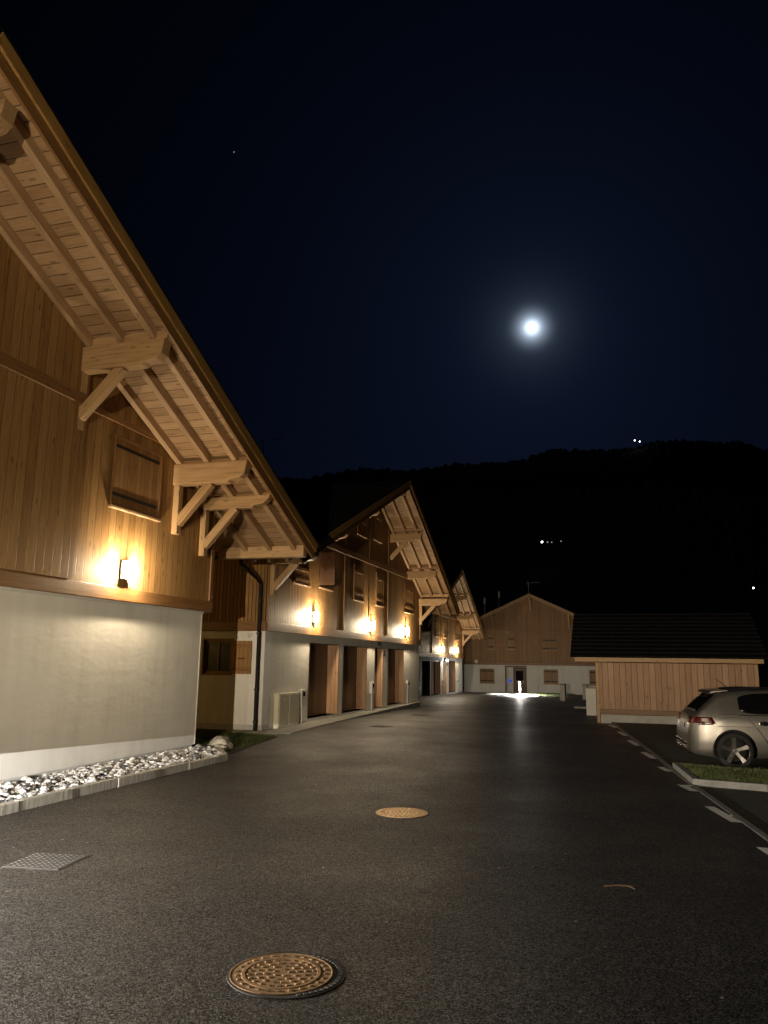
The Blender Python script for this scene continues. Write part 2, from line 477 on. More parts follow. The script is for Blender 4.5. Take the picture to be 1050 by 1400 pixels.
for (x, y, a, ln) in ((4.44, 12.52, -.25, .52), (5.56, 11.88, -.6, .6)):
    mb = MB(); c, s_ = math.cos(a), math.sin(a)
    mb.add([(x+c*u-s_*v, y+s_*u+c*v, .005) for u, v in ((-ln/2,-.06),(ln/2,-.06),(ln/2,.06),(-ln/2,.06))], [(0,1,2,3)])
    mb.build('faded_marking', M['paint_worn'], road, recalc=False)

# mountains
AZ = [(-80,12.5),(-60,12.8),(-45,13),(-34,13.1),(-24,13.5),(-18.46,14.32),(-15.1,14.26),(-10.63,14.78),(-7.32,14.87),(-4.05,15.55),(-1.5,15.4),(1.19,15.35),(3.23,15.75),(8.05,15.25),(10.29,14.5),(13,13.2),(20,11.8),(40,11),(80,10)]
def ridge_el(a):
    for (x0, e0), (x1, e1) in zip(AZ, AZ[1:]):
        if a <= x1:
            k = max(0, (a-x0)/(x1-x0)); k = k*k*(3-2*k); return e0+(e1-e0)*k
    return AZ[-1][1]
CT, CS = 8.63, -14.88
rows = []
NR = 34; RMAX = 1250.
azs = [-80+i*.5 for i in range(96)] + [-32+i*.075 for i in range(int(48/.075))] + [16+i*.5 for i in range(129)]
for j in range(NR+5):
    k = j/NR
    row = []
    r = 190+(RMAX-190)*min(k, 1.0)+ (max(0, k-1)*1500)
    for a in azs:
        e = math.tan(R(ridge_el(a)))*RMAX
        if k <= 1: z = -2+e*(k**1.25)
        else: z = e-(k-1)*900
        p = (CT+r*math.sin(R(a)), CS+r*math.cos(R(a)))
        rg = mnoise.noise((p[0]*.004, p[1]*.004, 3.1))*16*min(1, k*1.3)*(1-.75*max(0,1-abs(k-1)*6))
        bp = mnoise.noise((a*2.6, j*.9, 1.7))*4.5+mnoise.noise((a*6.5, j*1.3, 5.2))*4.2
        bp *= min(1, k*2)
        row.append((p[0], p[1], z+rg+bp))
    rows.append(row)
hills = sheet('hills', rows, M['forest'])
hills.data.polygons.foreach_set('use_smooth', [True]*len(hills.data.polygons))
tag(hills, kind='structure')

def sky_dir(az, el, d):
    return Vector((CT+d*math.cos(R(el))*math.sin(R(az)), CS+d*math.cos(R(el))*math.cos(R(az)), 1.9+d*math.sin(R(el))))
def ball(name, loc, r, mat, seg=12, sz=1.0):
    prof = [(max(1e-4, r*math.sin(math.pi*i/seg)), -sz*r*math.cos(math.pi*i/seg)) for i in range(seg+1)]
    o = MB().lathe(prof, seg*2).build(name, mat, smooth=True)
    o.location = loc
    return o
MOON_AZ, MOON_EL = -5.61, 24.16
tag(ball('moon', sky_dir(MOON_AZ, MOON_EL, 4000), 4000*math.tan(R(.26)), M['moon'], 16), 'bright white moon with a pale halo high over the mountain', 'moon')
tag(ball('star', sky_dir(-29.72, 35.24, 4000), 2.6, M['star']), 'faint tiny star in the dark sky above the nearest roof', 'star')
def farlamp(az, el, d, r, mat, label, group='lamps on the mountain'):
    tag(ball('distant_lamp', sky_dir(az, el, d), r, mat, 8), label, 'lamp', group)
farlamp(-5.25, 8.72, 420, .55, M['farlamp'], 'brightest white lamp halfway up the dark mountainside, below the moon')
farlamp(-4.85, 8.70, 420, .42, M['farlamp_dim'], 'faint lamp close to the right of the brightest mountainside lamp')
farlamp(-4.55, 8.69, 420, .36, M['farlamp_dim'], 'weak small lamp, middle one of the mountainside row of lights')
farlamp(-3.88, 8.75, 420, .36, M['farlamp_dim'], 'dim lamp at the right end of the mountainside row of lights')
farlamp(8.71, 5.15, 230, .24, M['farlamp'], 'single white lamp low on the slope above the shed roof')
farlamp(1.61, 15.72, 1246, 1.0, M['farlamp'], 'left of two tiny lamps on the mountain ridge')
farlamp(1.95, 15.62, 1246, 1.0, M['farlamp'], 'right of two tiny lamps on the mountain ridge')

# ------------------------------------------------------------------ chalets
def wall_holes(mb, x, y0, y1, z0, z1, holes, depth):
    """wall face at x (facing +x) with rectangular openings; depth: reveal depth per hole"""
    ys = sorted(set([y0, y1]+[h[0] for h in holes]+[h[1] for h in holes]))
    zs = sorted(set([z0, z1]+[h[2] for h in holes]+[h[3] for h in holes]))
    for a, b in zip(ys, ys[1:]):
        for c, d in zip(zs, zs[1:]):
            if any(h[0] <= a and b <= h[1] and h[2] <= c and d <= h[3] for h in holes): continue
            mb.add([(x,a,c),(x,b,c),(x,b,d),(x,a,d)], [(0,1,2,3)])
    for (a, b, c, d) in holes:
        X = x-depth
        mb.add([(x,a,c),(x,b,c),(x,b,d),(x,a,d),(X,a,c),(X,b,c),(X,b,d),(X,a,d)], [(0,4,5,1),(1,5,6,2),(2,6,7,3),(3,7,4,0)])

DEPTH = 12.0
class Roof:
    def __init__(s, apex, z, kL, kR, le, re): s.a, s.z, s.kL, s.kR, s.le, s.re = apex, z, kL, kR, le, re
    def top(s, y): return s.z-(s.kL*(s.a-y) if y < s.a else s.kR*(y-s.a))
def chalet_roof(p, rf, o, soff=.20, raf=.17, rafters_x=None):
    """roof slabs, soffit boarding, rafters, bargeboards, eaves; o = overhang towards the road"""
    for side in (0, 1):
        ye = rf.le if side == 0 else rf.re
        ya = rf.a
        k = rf.kL if side == 0 else rf.kR
        sg = -1 if side == 0 else 1
        # tiled covering: overlapping courses, one mesh
        mb = MB(); ncourse = 30
        for i in range(ncourse):
            f0, f1 = i/ncourse, (i+1)/ncourse
            a0, a1 = ya+(ye-ya)*f0, ya+(ye-ya)*f1
            z0, z1 = rf.top(a0), rf.top(a1)
            mb.add([(-DEPTH,a0,z0-.06),(o+.03,a0,z0-.06),(o+.03,a1,z1-.055),(-DEPTH,a1,z1-.055),
                    (-DEPTH,a0,z0-.012),(o+.03,a0,z0-.012),(o+.03,a1+sg*.03,z1+.012),(-DEPTH,a1+sg*.03,z1+.012)],
                   [(0,1,2,3),(4,5,6,7),(0,1,5,4),(1,2,6,5),(2,3,7,6),(3,0,4,7)])
        roof = mb.build('roof', M['tile'], p)
        # boarding
        mb = MB()
        mb.prism([(ya, rf.top(ya)-.065), (ye, rf.top(ye)-.065), (ye, rf.top(ye)-soff), (ya, rf.top(ya)-soff)], 0, -DEPTH+.05, o-.05)
        mb.build('soffit', M['soffit'], p)
        # rafters
        up = Vector((0, k*sg, 1)).normalized()
        xs = rafters_x or (.16, .74, o-.42)
        for x in xs:
            d = soff+raf/2+.004
            a = Vector((x, ya+sg*.06, rf.top(ya+sg*.06)-d)); b = Vector((x, ye-sg*.05, rf.top(ye-sg*.05)-d))
            beam('rafter', a, b, .115, raf, M['rafter'], p, up)
        # bargeboards: wide inner one, proud outer one
        for (nm, x, w, hh, dz) in (('bargeboard', o-.03, .05, .36, .255), ('bargeboard', o+.025, .045, .20, .165)):
            a = Vector((x, ya, rf.top(ya)-dz)); b = Vector((x, ye, rf.top(ye)-dz))
            beam(nm, a, b, w, hh, M['barge'] if hh < .3 else M['fascia'], p, up, .008)
        # eave board
        beam('eave_board', (-DEPTH, ye-sg*.02, rf.top(ye)-.17), (o-.06, ye-sg*.02, rf.top(ye)-.17), .03, .20, M['fascia'], p)
def purlin(p, y, zt, h, o, w=.22, x0=-.35, notch=True):
    zb = zt-h
    if notch: prof = [(x0, zb), (o-.36, zb), (o-.31, zb+.05), (o-.22, zb+.065), (o-.10, zb+.085), (o, zb+.17), (o+.05, zt), (x0, zt)]
    else: prof = [(x0, zb), (o, zb), (o, zt), (x0, zt)]
    return MB().prism(prof, 1, y-w/2, y+w/2).build('purlin', M['beam'], p, bevel=.012)
def bracket(p, y, zb, reach=.85, drop=1.0, x=.05):
    beam('post', (x+.07, y, zb-drop), (x+.07, y, zb-.002), .16, .13, M['beam'], p, (1,0,0))
    beam('brace', (x+.10, y, zb-drop+.22), (reach, y, zb+.02), .15, .17, M['beam'], p)
def brace_only(p, y, zb, reach=.8, drop=.75, x=.05):
    beam('brace', (x, y, zb-drop), (reach, y, zb+.02), .15, .16, M['beam'], p)
def blocks(p, y, rf, xs, o, soff=.2, raf=.17):
    """blocking boards standing between the rafters on a purlin"""
    for a, b in zip(xs, list(xs[1:])+[o-.07]):
        zt = rf.top(y)-soff-.05
        MB().box(a+.065, b-.065, y-.02, y+.02, zt-raf+.03, zt-.01).build('blocking', M['beam'], p)

def gable(mb, rf, y0, y1, z0, x, th=.05, cut=.21):
    poly = [(y0, z0), (y1, z0), (y1, rf.top(y1)-cut), (rf.a, rf.z-cut), (y0, rf.top(y0)-cut)]
    mb.prism(poly, 0, x-th, x)

def shutter_window(p, y0, y1, z0, z1, x, leaves=1, strap=True, rails=(.18,.8)):
    w = .055; fr = MB()
    fr.box(x-.01, x+.034, y0, y0+w, z0, z1); fr.box(x-.01, x+.034, y1-w, y1, z0, z1)
    fr.box(x-.01, x+.034, y0+w, y1-w, z1-w, z1); fr.box(x-.01, x+.034, y0+w, y1-w, z0, z0+w)
    f = fr.build('window_frame', M['fascia'], p, bevel=.006)
    MB().box(x-.01, x+.06, y0-.03, y1+.03, z0-.05, z0-.004).build('sill', M['rafter'], f, bevel=.006)
    n = leaves; ww = (y1-y0-2*w-.006)/n
    for i in range(n):
        a = y0+w+.003+i*ww; b = a+ww-.006
        s = MB().box(x-.01, x+.028, a, b, z0+w+.004, z1-w-.004).build('shutter', M['shutter'], p)
        for q in rails:
            zz = z0+(z1-z0)*q
            if strap:
                MB().box(x+.029, x+.040, a-.05 if i == 0 else a+.06, b-.08 if i == 0 else b+.05, zz-.03, zz+.03).build('hinge', M['black_metal'], s)
            else:
                MB().box(x+.029, x+.052, a+.01, b-.01, zz-.05, zz+.05).build('rail', M['fascia'], s, bevel=.004)

def recessed_door(p, y0, y1, z0, z1, x, D=.45, handle=True):
    f = MB()
    f.box(x-D+.06, x+.012, y0, y0+.03, z0, z1); f.box(x-D+.06, x+.012, y0+.03, y1-.03, z1-.03, z1)
    fr = f.build('door_frame', M['jambdark'], p)
    MB().box(x-D+.06, x+.012, y1-.03, y1, z0, z1).build('door_lining', M['jamb'], fr)
    d = MB().box(x-D, x-D+.055, y0, y1, z0, z1).build('door', M['door'], p)
    if handle:
        hb = MB().box(x-D+.056, x-D+.066, y0+.10, y0+.14, z0+.92, z0+1.14); hb.tube([(x-D+.06, y0+.12, z0+1.04), (x-D+.11, y0+.12, z0+1.04), (x-D+.11, y0+.25, z0+1.04)], .011, 8)
        hb.build('handle', M['greybox'], d)

def bulb(parent, loc, power, col, radius):
    d = bpy.data.lights.new('lamp_light', 'POINT'); d.energy = power; d.color = col; d.shadow_soft_size = radius
    o = bpy.data.objects.new('lamp_light', d); link(o, parent); o.location = loc
    return o
def wall_lamp(loc, label, rz=0.0, group='warm wall lamps on the chalets', glass='lamp'):
    t = empty('wall_lamp', loc, rz); tag(t, label, 'lamp', group)
    MB().box(0, .026, -.125, .125, -.17, .17).build('back_plate', M['lampbody'], t, bevel=.008)
    MB().box(.027, .14, -.124, .124, -.172, -.160).box(.027, .045, -.134, -.119, -.16, .16).box(.027, .045, .119, .134, -.16, .16).build('lamp_frame', M['lampbody'], t)
    mb = MB(); n = 8; pr = []
    for i in range(n+1):
        a = -math.pi/2+math.pi*i/n
        pr.append((.028+.135*max(0, math.cos(a))**.6, .117*math.sin(a)))
    mb.prism(pr, 2, -.157, .157)
    mb.build('lamp_glass', M[glass], t)
    pw = 300 if glass == 'lamp_amber' else (570 if loc[1] < 0 else 600)
    cl = (1.0,.62,.17) if glass == 'lamp_amber' else (1.0,.80,.53)
    bulb(t, (.21, 0, 0), pw*.27, cl, .05)
    ad = bpy.data.lights.new('lamp_beam', 'AREA'); ad.shape = 'RECTANGLE'; ad.size = .2; ad.size_y = .28; ad.energy = pw*.85; ad.color = cl
    ao = bpy.data.objects.new('lamp_beam', ad); link(ao, t); ao.location = (.172, 0, 0); ao.rotation_euler = (R(90), 0, R(90))
    return t

def chalet(loc, label, detail=True):
    """the repeated gabled chalet, local origin at its near road corner: x to the road, y along the lane"""
    p = empty('chalet', loc); tag(p, label, 'house', 'gabled chalets along the lane')
    W = 17.15; TB = 2.68
    rf = Roof(9.15, 9.03, .406, .462, -1.42, 18.85); o = 1.62+.74-.74
    o = 1.62
    # ground floor
    doors = [(3.23, 5.9, 0.12, 2.44), (6.35, 9.05, 0.1, 2.43), (10.04, 11.15, .08, 2.43), (11.88, 14.36, .1, 2.43)]
    mb = MB()
    wall_holes(mb, 0, .42, W, .16, TB+.02, doors, .47)
    mb.add([(0,W,-.3),(-DEPTH,W,-.3),(-DEPTH,W,TB),(0,W,TB)], [(0,1,2,3)])
    mb.add([(-DEPTH,0,-.3),(-DEPTH,W,-.3),(-DEPTH,W,TB),(-DEPTH,0,TB)], [(0,1,2,3)])
    # side wall with a window opening (x -1.83..-1.0, z 1.5..2.42)
    xs = [-DEPTH, -1.85, -1.0, -.42]; zs = [.16, 1.5, 2.42, TB+.02]
    for i in range(3):
        for j in range(3):
            if i == 1 and j == 1: continue
            mb.add([(xs[i],0,zs[j]),(xs[i+1],0,zs[j]),(xs[i+1],0,zs[j+1]),(xs[i],0,zs[j+1])], [(0,1,2,3)])
    mb.add([(-1.85,0,1.5),(-1.0,0,1.5),(-1.0,0,2.42),(-1.85,0,2.42),(-1.85,.2,1.5),(-1.0,.2,1.5),(-1.0,.2,2.42),(-1.85,.2,2.42)], [(0,4,5,1),(1,5,6,2),(2,6,7,3),(3,7,4,0)])
    mb.build('render_wall', M['stucco'], p, recalc=False)
    mb = MB(); mb.box(-.42, .012, -.012, .42, .16, TB+.02); mb.build('pilaster', M['pilaster'], p)
    ys = [.4]+[v for d in doors for v in d[:2]]+[W]
    mb = MB(); mb.box(-DEPTH+.02, .008, .015, .43, -.3, .159)
    for a, b in zip(ys[0::2], ys[1::2]): mb.box(-.3, -.012, a, b, -.3, .159)
    for a, b, c, d_ in doors: mb.box(-.5, .002, a, b, -.3, c)
    mb.build('plinth', M['plinth'], p)
    for d_ in doors: recessed_door(p, *d_, 0)
    # side window: frame, panes, open shutter
    f = MB(); f.box(-1.85,-1.78,.05,.12,1.5,2.42).box(-1.07,-1.0,.05,.12,1.5,2.42).box(-1.78,-1.07,.05,.12,2.35,2.42).box(-1.78,-1.07,.05,.12,1.5,1.57).box(-1.45,-1.40,.05,.12,1.57,2.35)
    fr = f.build('window_frame', M['fascia'], p, bevel=.004)
    MB().box(-1.78,-1.07,.09,.1,1.57,2.35).build('pane', M['glass_dark'], fr)
    f = MB(); f.box(-1.90,-1.85,-.03,.03,1.46,2.46).box(-1.0,-.95,-.03,.03,1.46,2.46).box(-1.85,-1.0,-.03,.03,2.42,2.46).box(-1.85,-1.0,-.03,.03,1.46,1.5)
    f.build('window_surround', M['fascia'], p, bevel=.004)
    s = MB().box(-.94,-.36,-.055,-.02,1.5,2.40).build('shutter', M['shutter'], p)
    for q in (1.58, 2.22): MB().box(-.93,-.37,-.075,-.056,q,q+.1).build('rail', M['fascia'], s, bevel=.004)
    MB().tube([(-.75,-.07,1.93),(-.65,-.09,1.91),(-.55,-.07,1.93)], .014, 6).build('shutter_catch', M['black_metal'], s)
    # timber storey
    mb = MB(); gable(mb, rf, .0, W, TB, .05)
    mb.box(-DEPTH, 0, -.05, 0, TB+.0, rf.top(-.0)-.23).box(-DEPTH, 0, W, W+.05, TB, rf.top(W)-.23)
    mb.build('timber_wall', M['clad_narrow'], p)
    beam('base_board', (.075, -.05, TB+.12), (.075, W+.05, TB+.12), .05, .26, M['fascia'], p)
    beam('base_board', (-DEPTH, -.07, TB+.12), (.05, -.07, TB+.12), .04, .26, M['fascia'], p)
    beam('belt_board', (.07, .5, 5.74), (.07, W-.35, 5.74), .05, .20, M['fascia'], p)
    for y in (6.2, 9.02, 11.6):
        beam('batten', (.065, y, TB+.27), (.065, y, 5.62), .12, .035, M['fascia'], p, (1,0,0))
        beam('batten', (.065, y, 5.86), (.065, y, rf.top(y)-.45), .12, .035, M['fascia'], p, (1,0,0))
    beam('batten', (.065, W-.06, TB+.27), (.065, W-.06, 5.0), .12, .04, M['fascia'], p, (1,0,0))
    x = .05
    shutter_window(p, 3.8, 4.95, 4.25, 5.42, x, 1, False)
    shutter_window(p, 7.18, 8.28, 4.13, 5.42, x, 1, False)
    shutter_window(p, 9.88, 10.95, 4.12, 5.43, x, 1, False)
    shutter_window(p, 14.2, 15.67, 4.11, 5.38, x, 2, False)
    shutter_window(p, 7.45, 8.5, 6.62, 7.25, x, 1, False)
    shutter_window(p, 9.5, 10.5, 6.72, 7.87, x, 1, False)
    # open shutters standing proud at the left window
    for (a, ln) in ((3.72, .50),):
        s = MB().box(0, ln, -.018, .018, 4.3, 5.36).build('shutter', M['jambdark'], p); s.location = (.09, a, 0); s.rotation_euler = (0, 0, R(6))
    shutter_window(p, 1.7, 2.9, 4.2, 4.75, x, 1, False)
    # structure of the overhang
    chalet_roof(p, rf, o, rafters_x=(.14, .66, 1.18))
    xs = (.14, .66, 1.18)
    def pz(y): return rf.top(y)-.20-.17-.02-.04
    for (y, br) in ((.12, 'b'), (2.6, None), (5.9, None), (9.2, None), (11.9, 'd'), (14.7, None), (17.03, 'b')):
        h = .34
        zt = pz(y+.11*(1 if y > 9.2 else -1)); purlin(p, y, zt, h, 1.42, .2)
        if br == 'b': bracket(p, y, zt-h, .8, .9)
        if br == 'd': brace_only(p, y, zt-h, .75, .72)
        if y != 9.2: blocks(p, y, rf, xs, o)
    for i in range(16):
        y = -.9+i*.42
        MB().box(o-.42, o-.40, y-.012, y+.012, rf.top(y)-.01, rf.top(y)+.20).build('snow_guard', M['zinc'], p)
    # small lamp over the entrance door
    t = MB().box(.0, .05, 10.45, 10.7, 2.5, 2.66).build('lamp_bracket', M['lampbody'], p)
    # meter boxes and intercom on the wall
    for (a, z0, z1) in ((2.5, .1, 1.02), (9.45, .25, 1.1), (14.75, .5, 1.05)):
        m_ = MB().box(.0, .11, a, a+.34, z0+.42, z1).build('meter_box', M['greybox'], p, bevel=.01)
        MB().box(.11, .118, a+.08, a+.24, z1-.2, z1-.06).build('meter_window', M['glass_dark'], m_)
        MB().tube([(.04, a+.17, 0), (.04, a+.17, z0+.42)], .035, 8).build('conduit', M['greybox'], m_)
    MB().box(.0, .05, 11.22, 11.36, 2.1, 2.32).build('intercom', M['black_metal'], p)
    # chimney stack set back on the ridge
    return p, rf

ch2, rf2 = chalet((-.74, 4.7, 0), 'second chalet along the lane, nearest one with brown garage doors and three wall lamps')
# gutter and downpipe at the near eave of the middle chalet
mb = MB()
ge = -1.5
pr = []
for i in range(9):
    a = math.pi+math.pi*i/8; pr.append((ge+.075*math.cos(a), 4.57+.075*math.sin(a)))
for i in range(8, -1, -1):
    a = math.pi+math.pi*i/8; pr.append((ge+.062*math.cos(a), 4.575+.062*math.sin(a)))
mb.prism(pr, 0, -DEPTH, .15)
gut = mb.build('gutter', M['zinc'], ch2)
mb = MB()
mb.tube([(-.07,-1.5,4.52),(-.07,-1.5,4.42),(-.09,-1.38,4.35),(-.13,-.3,4.08),(-.13,-.12,3.98),(-.13,-.11,3.6),(-.13,-.11,2.75),(-.13,-.09,2.6),(-.13,-.09,0.02)], .06, 12)
for z in (.25, 1.1, 2.6, 3.5): mb.lathe([(.061,-.025),(.073,-.025),(.073,.025),(.061,.025)], 12, 'z', (-.13,-.10 if z<2.6 else -.105,z))
mb.build('downpipe', M['zinc'], ch2, smooth=False)
# little lamp and sensor on the side wall
mb = MB(); mb.lathe([(.001,-.05),(.06,-.05),(.075,-.01),(.075,.0)], 12, 'y', (-.45,-.0,2.56)); mb.lathe([(.001,-.03),(.04,-.03),(.045,.0)], 12, 'y', (-.82,0,2.5))
mb.build('vent_cover', M['greybox'], ch2, smooth=True)

ch3 = copy_tree(ch2)
ch3.location = (-3.78, 30.9, -.45)
ch3['label'] = 'third chalet, farther down the lane, with a small white lamp over its entrance'

# first chalet (larger, at the left edge of the photo)
ch1 = tag(empty('chalet', (0, 0, 0)), 'largest chalet at the left edge with white lower wall and one lit wall lamp', 'house', 'gabled chalets along the lane')
rf1 = Roof(-8.67, 9.30, .44, .441, -19.2, 1.86); o1 = 1.83
mb = MB(); W0 = -17.4
wall_holes(mb, 0, W0, 0, .14, 2.94, [], .4)
mb.add([(0,0,.14),(-DEPTH,0,.14),(-DEPTH,0,2.94),(0,0,2.94)], [(0,1,2,3)])
mb.add([(0,W0,.14),(-DEPTH,W0,.14),(-DEPTH,W0,2.94),(0,W0,2.94)], [(0,3,2,1)])
mb.add([(0,W0,.14),(0,0,.14),(-.2,0,.14),(-.2,W0,.14)], [(0,1,2,3)])
mb.add([(-DEPTH,W0,0),(-DEPTH,0,0),(-DEPTH,0,2.94),(-DEPTH,W0,2.94)], [(0,1,2,3)])
mb.build('render_wall', M['stucco'], ch1, recalc=False)
MB().box(-DEPTH+.02, -.03, W0+.03, -.05, -.3, .145).build('plinth', M['plinth'], ch1)
TB1 = 2.90
MB().box(0, .03, W0, .02, 2.845, 2.895).build('drip_flashing', M['greybox'], ch1)
MB().box(-.02, .006, -.02, .006, .15, 2.84).build('corner_bead', M['pilaster'], ch1)
mb = MB(); gable(mb, rf1, W0-.2, .2, TB1, .07, .07)
mb.box(-DEPTH, 0, .13, .2, TB1, rf1.top(.2)-.23).box(-DEPTH, 0, W0-.2, W0-.13, TB1, rf1.top(W0-.2)-.23)
mb.build('timber_wall', M['clad'], ch1)
# proud panel of cladding left of the first bracket, with its own lower edge
mb = MB(); mb.prism([(W0, TB1+.24), (-4.40, TB1+.24), (-4.40, rf1.top(-4.4)-.4), (rf1.a, rf1.z-.4), (W0, rf1.top(W0)-.4)], 0, .072, .13)
mb.build('timber_panel', M['clad'], ch1)
beam('base_board', (.09, W0-.22, TB1+.11), (.09, .22, TB1+.11), .05, .24, M['fascia'], ch1)
beam('base_board', (-DEPTH, .215, TB1+.11), (.06, .215, TB1+.11), .03, .24, M['fascia'], ch1)
beam('corner_board', (.088, .15, TB1+.235), (.088, .15, rf1.top(.2)-.6), .12, .035, M['fascia'], ch1, (1,0,0))
beam('belt_board', (.155, W0, 6.16), (.155, -4.41, 6.16), .045, .20, M['fascia'], ch1)
beam('belt_board', (.09, -4.36, 6.12), (.09, -1.45, 6.12), .04, .12, M['fascia'], ch1)
# shuttered window
shutter_window(ch1, -3.52, -2.0, 4.56, 5.86, .07, 1, True, (.16,.84))
# overhang timbers
X1 = (.17, .80, 1.42)
chalet_roof(ch1, rf1, o1, rafters_x=X1)
def pz1(y): return rf1.top(y)-.20-.17-.03
for (y, zt, h, br) in ((-8.22, 8.60, .40, None), (-12.9, pz1(-13.0), .42, 'b'), (-15.9, pz1(-16.0), .42, 'b'), (-17.3, pz1(-17.4), .3, 'b'),
                       (-4.53, 7.05, .42, 'b'), (-1.46, 5.78, .43, 'b'), (-.36, 5.31, .26, 'b')):
    purlin(ch1, y, zt, h, 1.66, .22 if h > .3 else .2)
    if br:
        bracket(ch1, y, zt-h, .88, 1.0, .0 if y < -4.4 else .07)
    if y > -8: blocks(ch1, y, rf1, X1, o1)
purlin(ch1, 1.64, 4.53, .27, 1.66, .2, -.55, False)
gut1 = MB()
pr = [(1.93+.07*math.cos(math.pi+math.pi*i/8), 4.45+.07*math.sin(math.pi+math.pi*i/8)) for i in range(9)]
pr += [(1.93+.058*math.cos(math.pi+math.pi*i/8), 4.455+.058*math.sin(math.pi+math.pi*i/8)) for i in range(8, -1, -1)]
gut1.prism(pr, 0, -DEPTH, -.3); gut1.build('gutter', M['zinc'], ch1)

wall_lamp((.07, -2.97, 3.45), 'nearest wall lamp, glowing under the shuttered window of the large left chalet')
for (y, lb) in ((8.06, 'left wall lamp of the second chalet, beside its near garage door'), (13.96, 'middle wall lamp of the second chalet above its doors'), (19.12, 'right wall lamp of the second chalet')):
    wall_lamp((-.69, y, 3.24), lb)
    if y > 8.1: wall_lamp((-3.73, y+26.2, 2.79), ('left' if y < 15 else 'right')+' one of the two wall lamps on the farthest chalet of the row')
wall_lamp((-6.2, .24, 3.3), 'hidden wall lamp in the gap between the two nearest chalets', R(90), glass='lamp_amber')
# cool entrance light
t = tag(empty('door_lamp', (-3.72, 41.3, 2.02)), 'small cool white lamp over the entrance of the third chalet', 'lamp')
MB().box(0, .07, -.1, .1, -.06, .1).build('lamp_housing', M['lampbody'], t)
prof = [(max(1e-3, .08*math.sin(math.pi*i/8)), -.08*math.cos(math.pi*i/8)) for i in range(9)]
MB().lathe(prof, 12, 'z', (.14, 0, 0)).build('lamp_glass', M['lamp_cool'], t, smooth=True)
bulb(t, (.26, 0, -.02), 40, (.8,.92,1.0), .04)

# ------------------------------------------------------------------ apron, stones, kerbs, grass
mb = MB(); pts = [(-1.6,3.9),(-.5,3.9),(.30,4.3),(.05,7.5),(-.15,11.5),(-.35,16.0),(-.6,21.5),(-.75,21.9),(-1.6,21.9)]
mb.prism(pts, 2, -.5, .022)
tag(mb.build('apron_pavement', M['concrete']), kind='structure')

def rock(mb, c, r, seed, sub=0):
    bm = bmesh.new(); bmesh.ops.create_icosphere(bm, subdivisions=1+sub, radius=1)
    rnd = random.Random(seed)
    sc = (rnd.uniform(.8,1.35), rnd.uniform(.7,1.1), rnd.uniform(.5,.85))
    rot = Matrix.Rotation(rnd.uniform(0,6.28),3,'Z') @ Matrix.Rotation(rnd.uniform(-.6,.6),3,'X')
    off = Vector((rnd.uniform(0,90),rnd.uniform(0,90),rnd.uniform(0,90)))
    vs = []
    for v in bm.verts:
        k = 1+.42*mnoise.noise(v.co*1.3+off)+rnd.uniform(-.09,.09)
        vs.append(tuple(rot @ Vector((v.co.x*sc[0]*k, v.co.y*sc[1]*k, v.co.z*sc[2]*k))*r+Vector(c)))
    fs = [[v.index for v in f.verts] for f in bm.faces]
    bm.free(); mb.add(vs, fs)
mb = MB()
for i in range(4800):
    s = random.uniform(-12, .0); t = random.uniform(.06, 1.14)
    if t > .35+(-s+.25)*.85: continue
    r = random.choice((.024,.028,.032,.036,.042,.05,.065))
    mb.cur = 0 if random.random() < .52 else (1 if random.random() < .6 else 2)
    rock(mb, (t, s, .035+random.uniform(0,.055)+(.02 if t < .6 else 0)), r, i)
tag(mb.build('gravel', None, mats=[M['stone_white'], M['stone_grey'], M['stone_dark']]), 'pale angular stones filling the strip along the white wall', 'gravel', kind='stuff')
tag(MB().prism([(-.05,-17.5),(1.27,-17.5),(1.27,-1.15),(.35,.12),(-.05,.12)], 2, -.2, .03).build('gravel_bed', M['soil']), kind='structure')
mb = MB(); y = -17.5
while y < -1.1:
    e = min(y+1.0, -1.08)
    mb.box(1.245+random.uniform(-.006,.006), 1.365+random.uniform(-.006,.006), y+.006, e-.006, -.1, .125+random.uniform(-.008,.006)); y += 1.0
d = Vector((.35-1.3, .14+1.08, 0)).normalized(); nn = Vector((d.y, -d.x, 0))
a = Vector((1.30, -1.08, 0)); b = Vector((.38, .12, 0))
mb.prism([tuple((a+nn*.06)[:2]), tuple((b+nn*.06)[:2]), tuple((b-nn*.06)[:2]), tuple((a-nn*.06)[:2])], 2, -.1, .12)
kb = mb.build('kerb', M['kerb'], bevel=.01); tag(kb, kind='structure')
for (c, r, s, lb) in (((.36,.42,.06), .26, 5, 'large rounded tan boulder lying at the corner of the gravel strip'), ((.62,.05,.04), .17, 9, 'smaller rough boulder lying between the kerb end and the large boulder')):
    mb = MB(); rock(mb, (0,0,0), r, s, 2); o = mb.build('boulder', M['boulder'], smooth=True); o.location = c
    tag(o, lb, 'rock', 'boulders at the chalet corner')

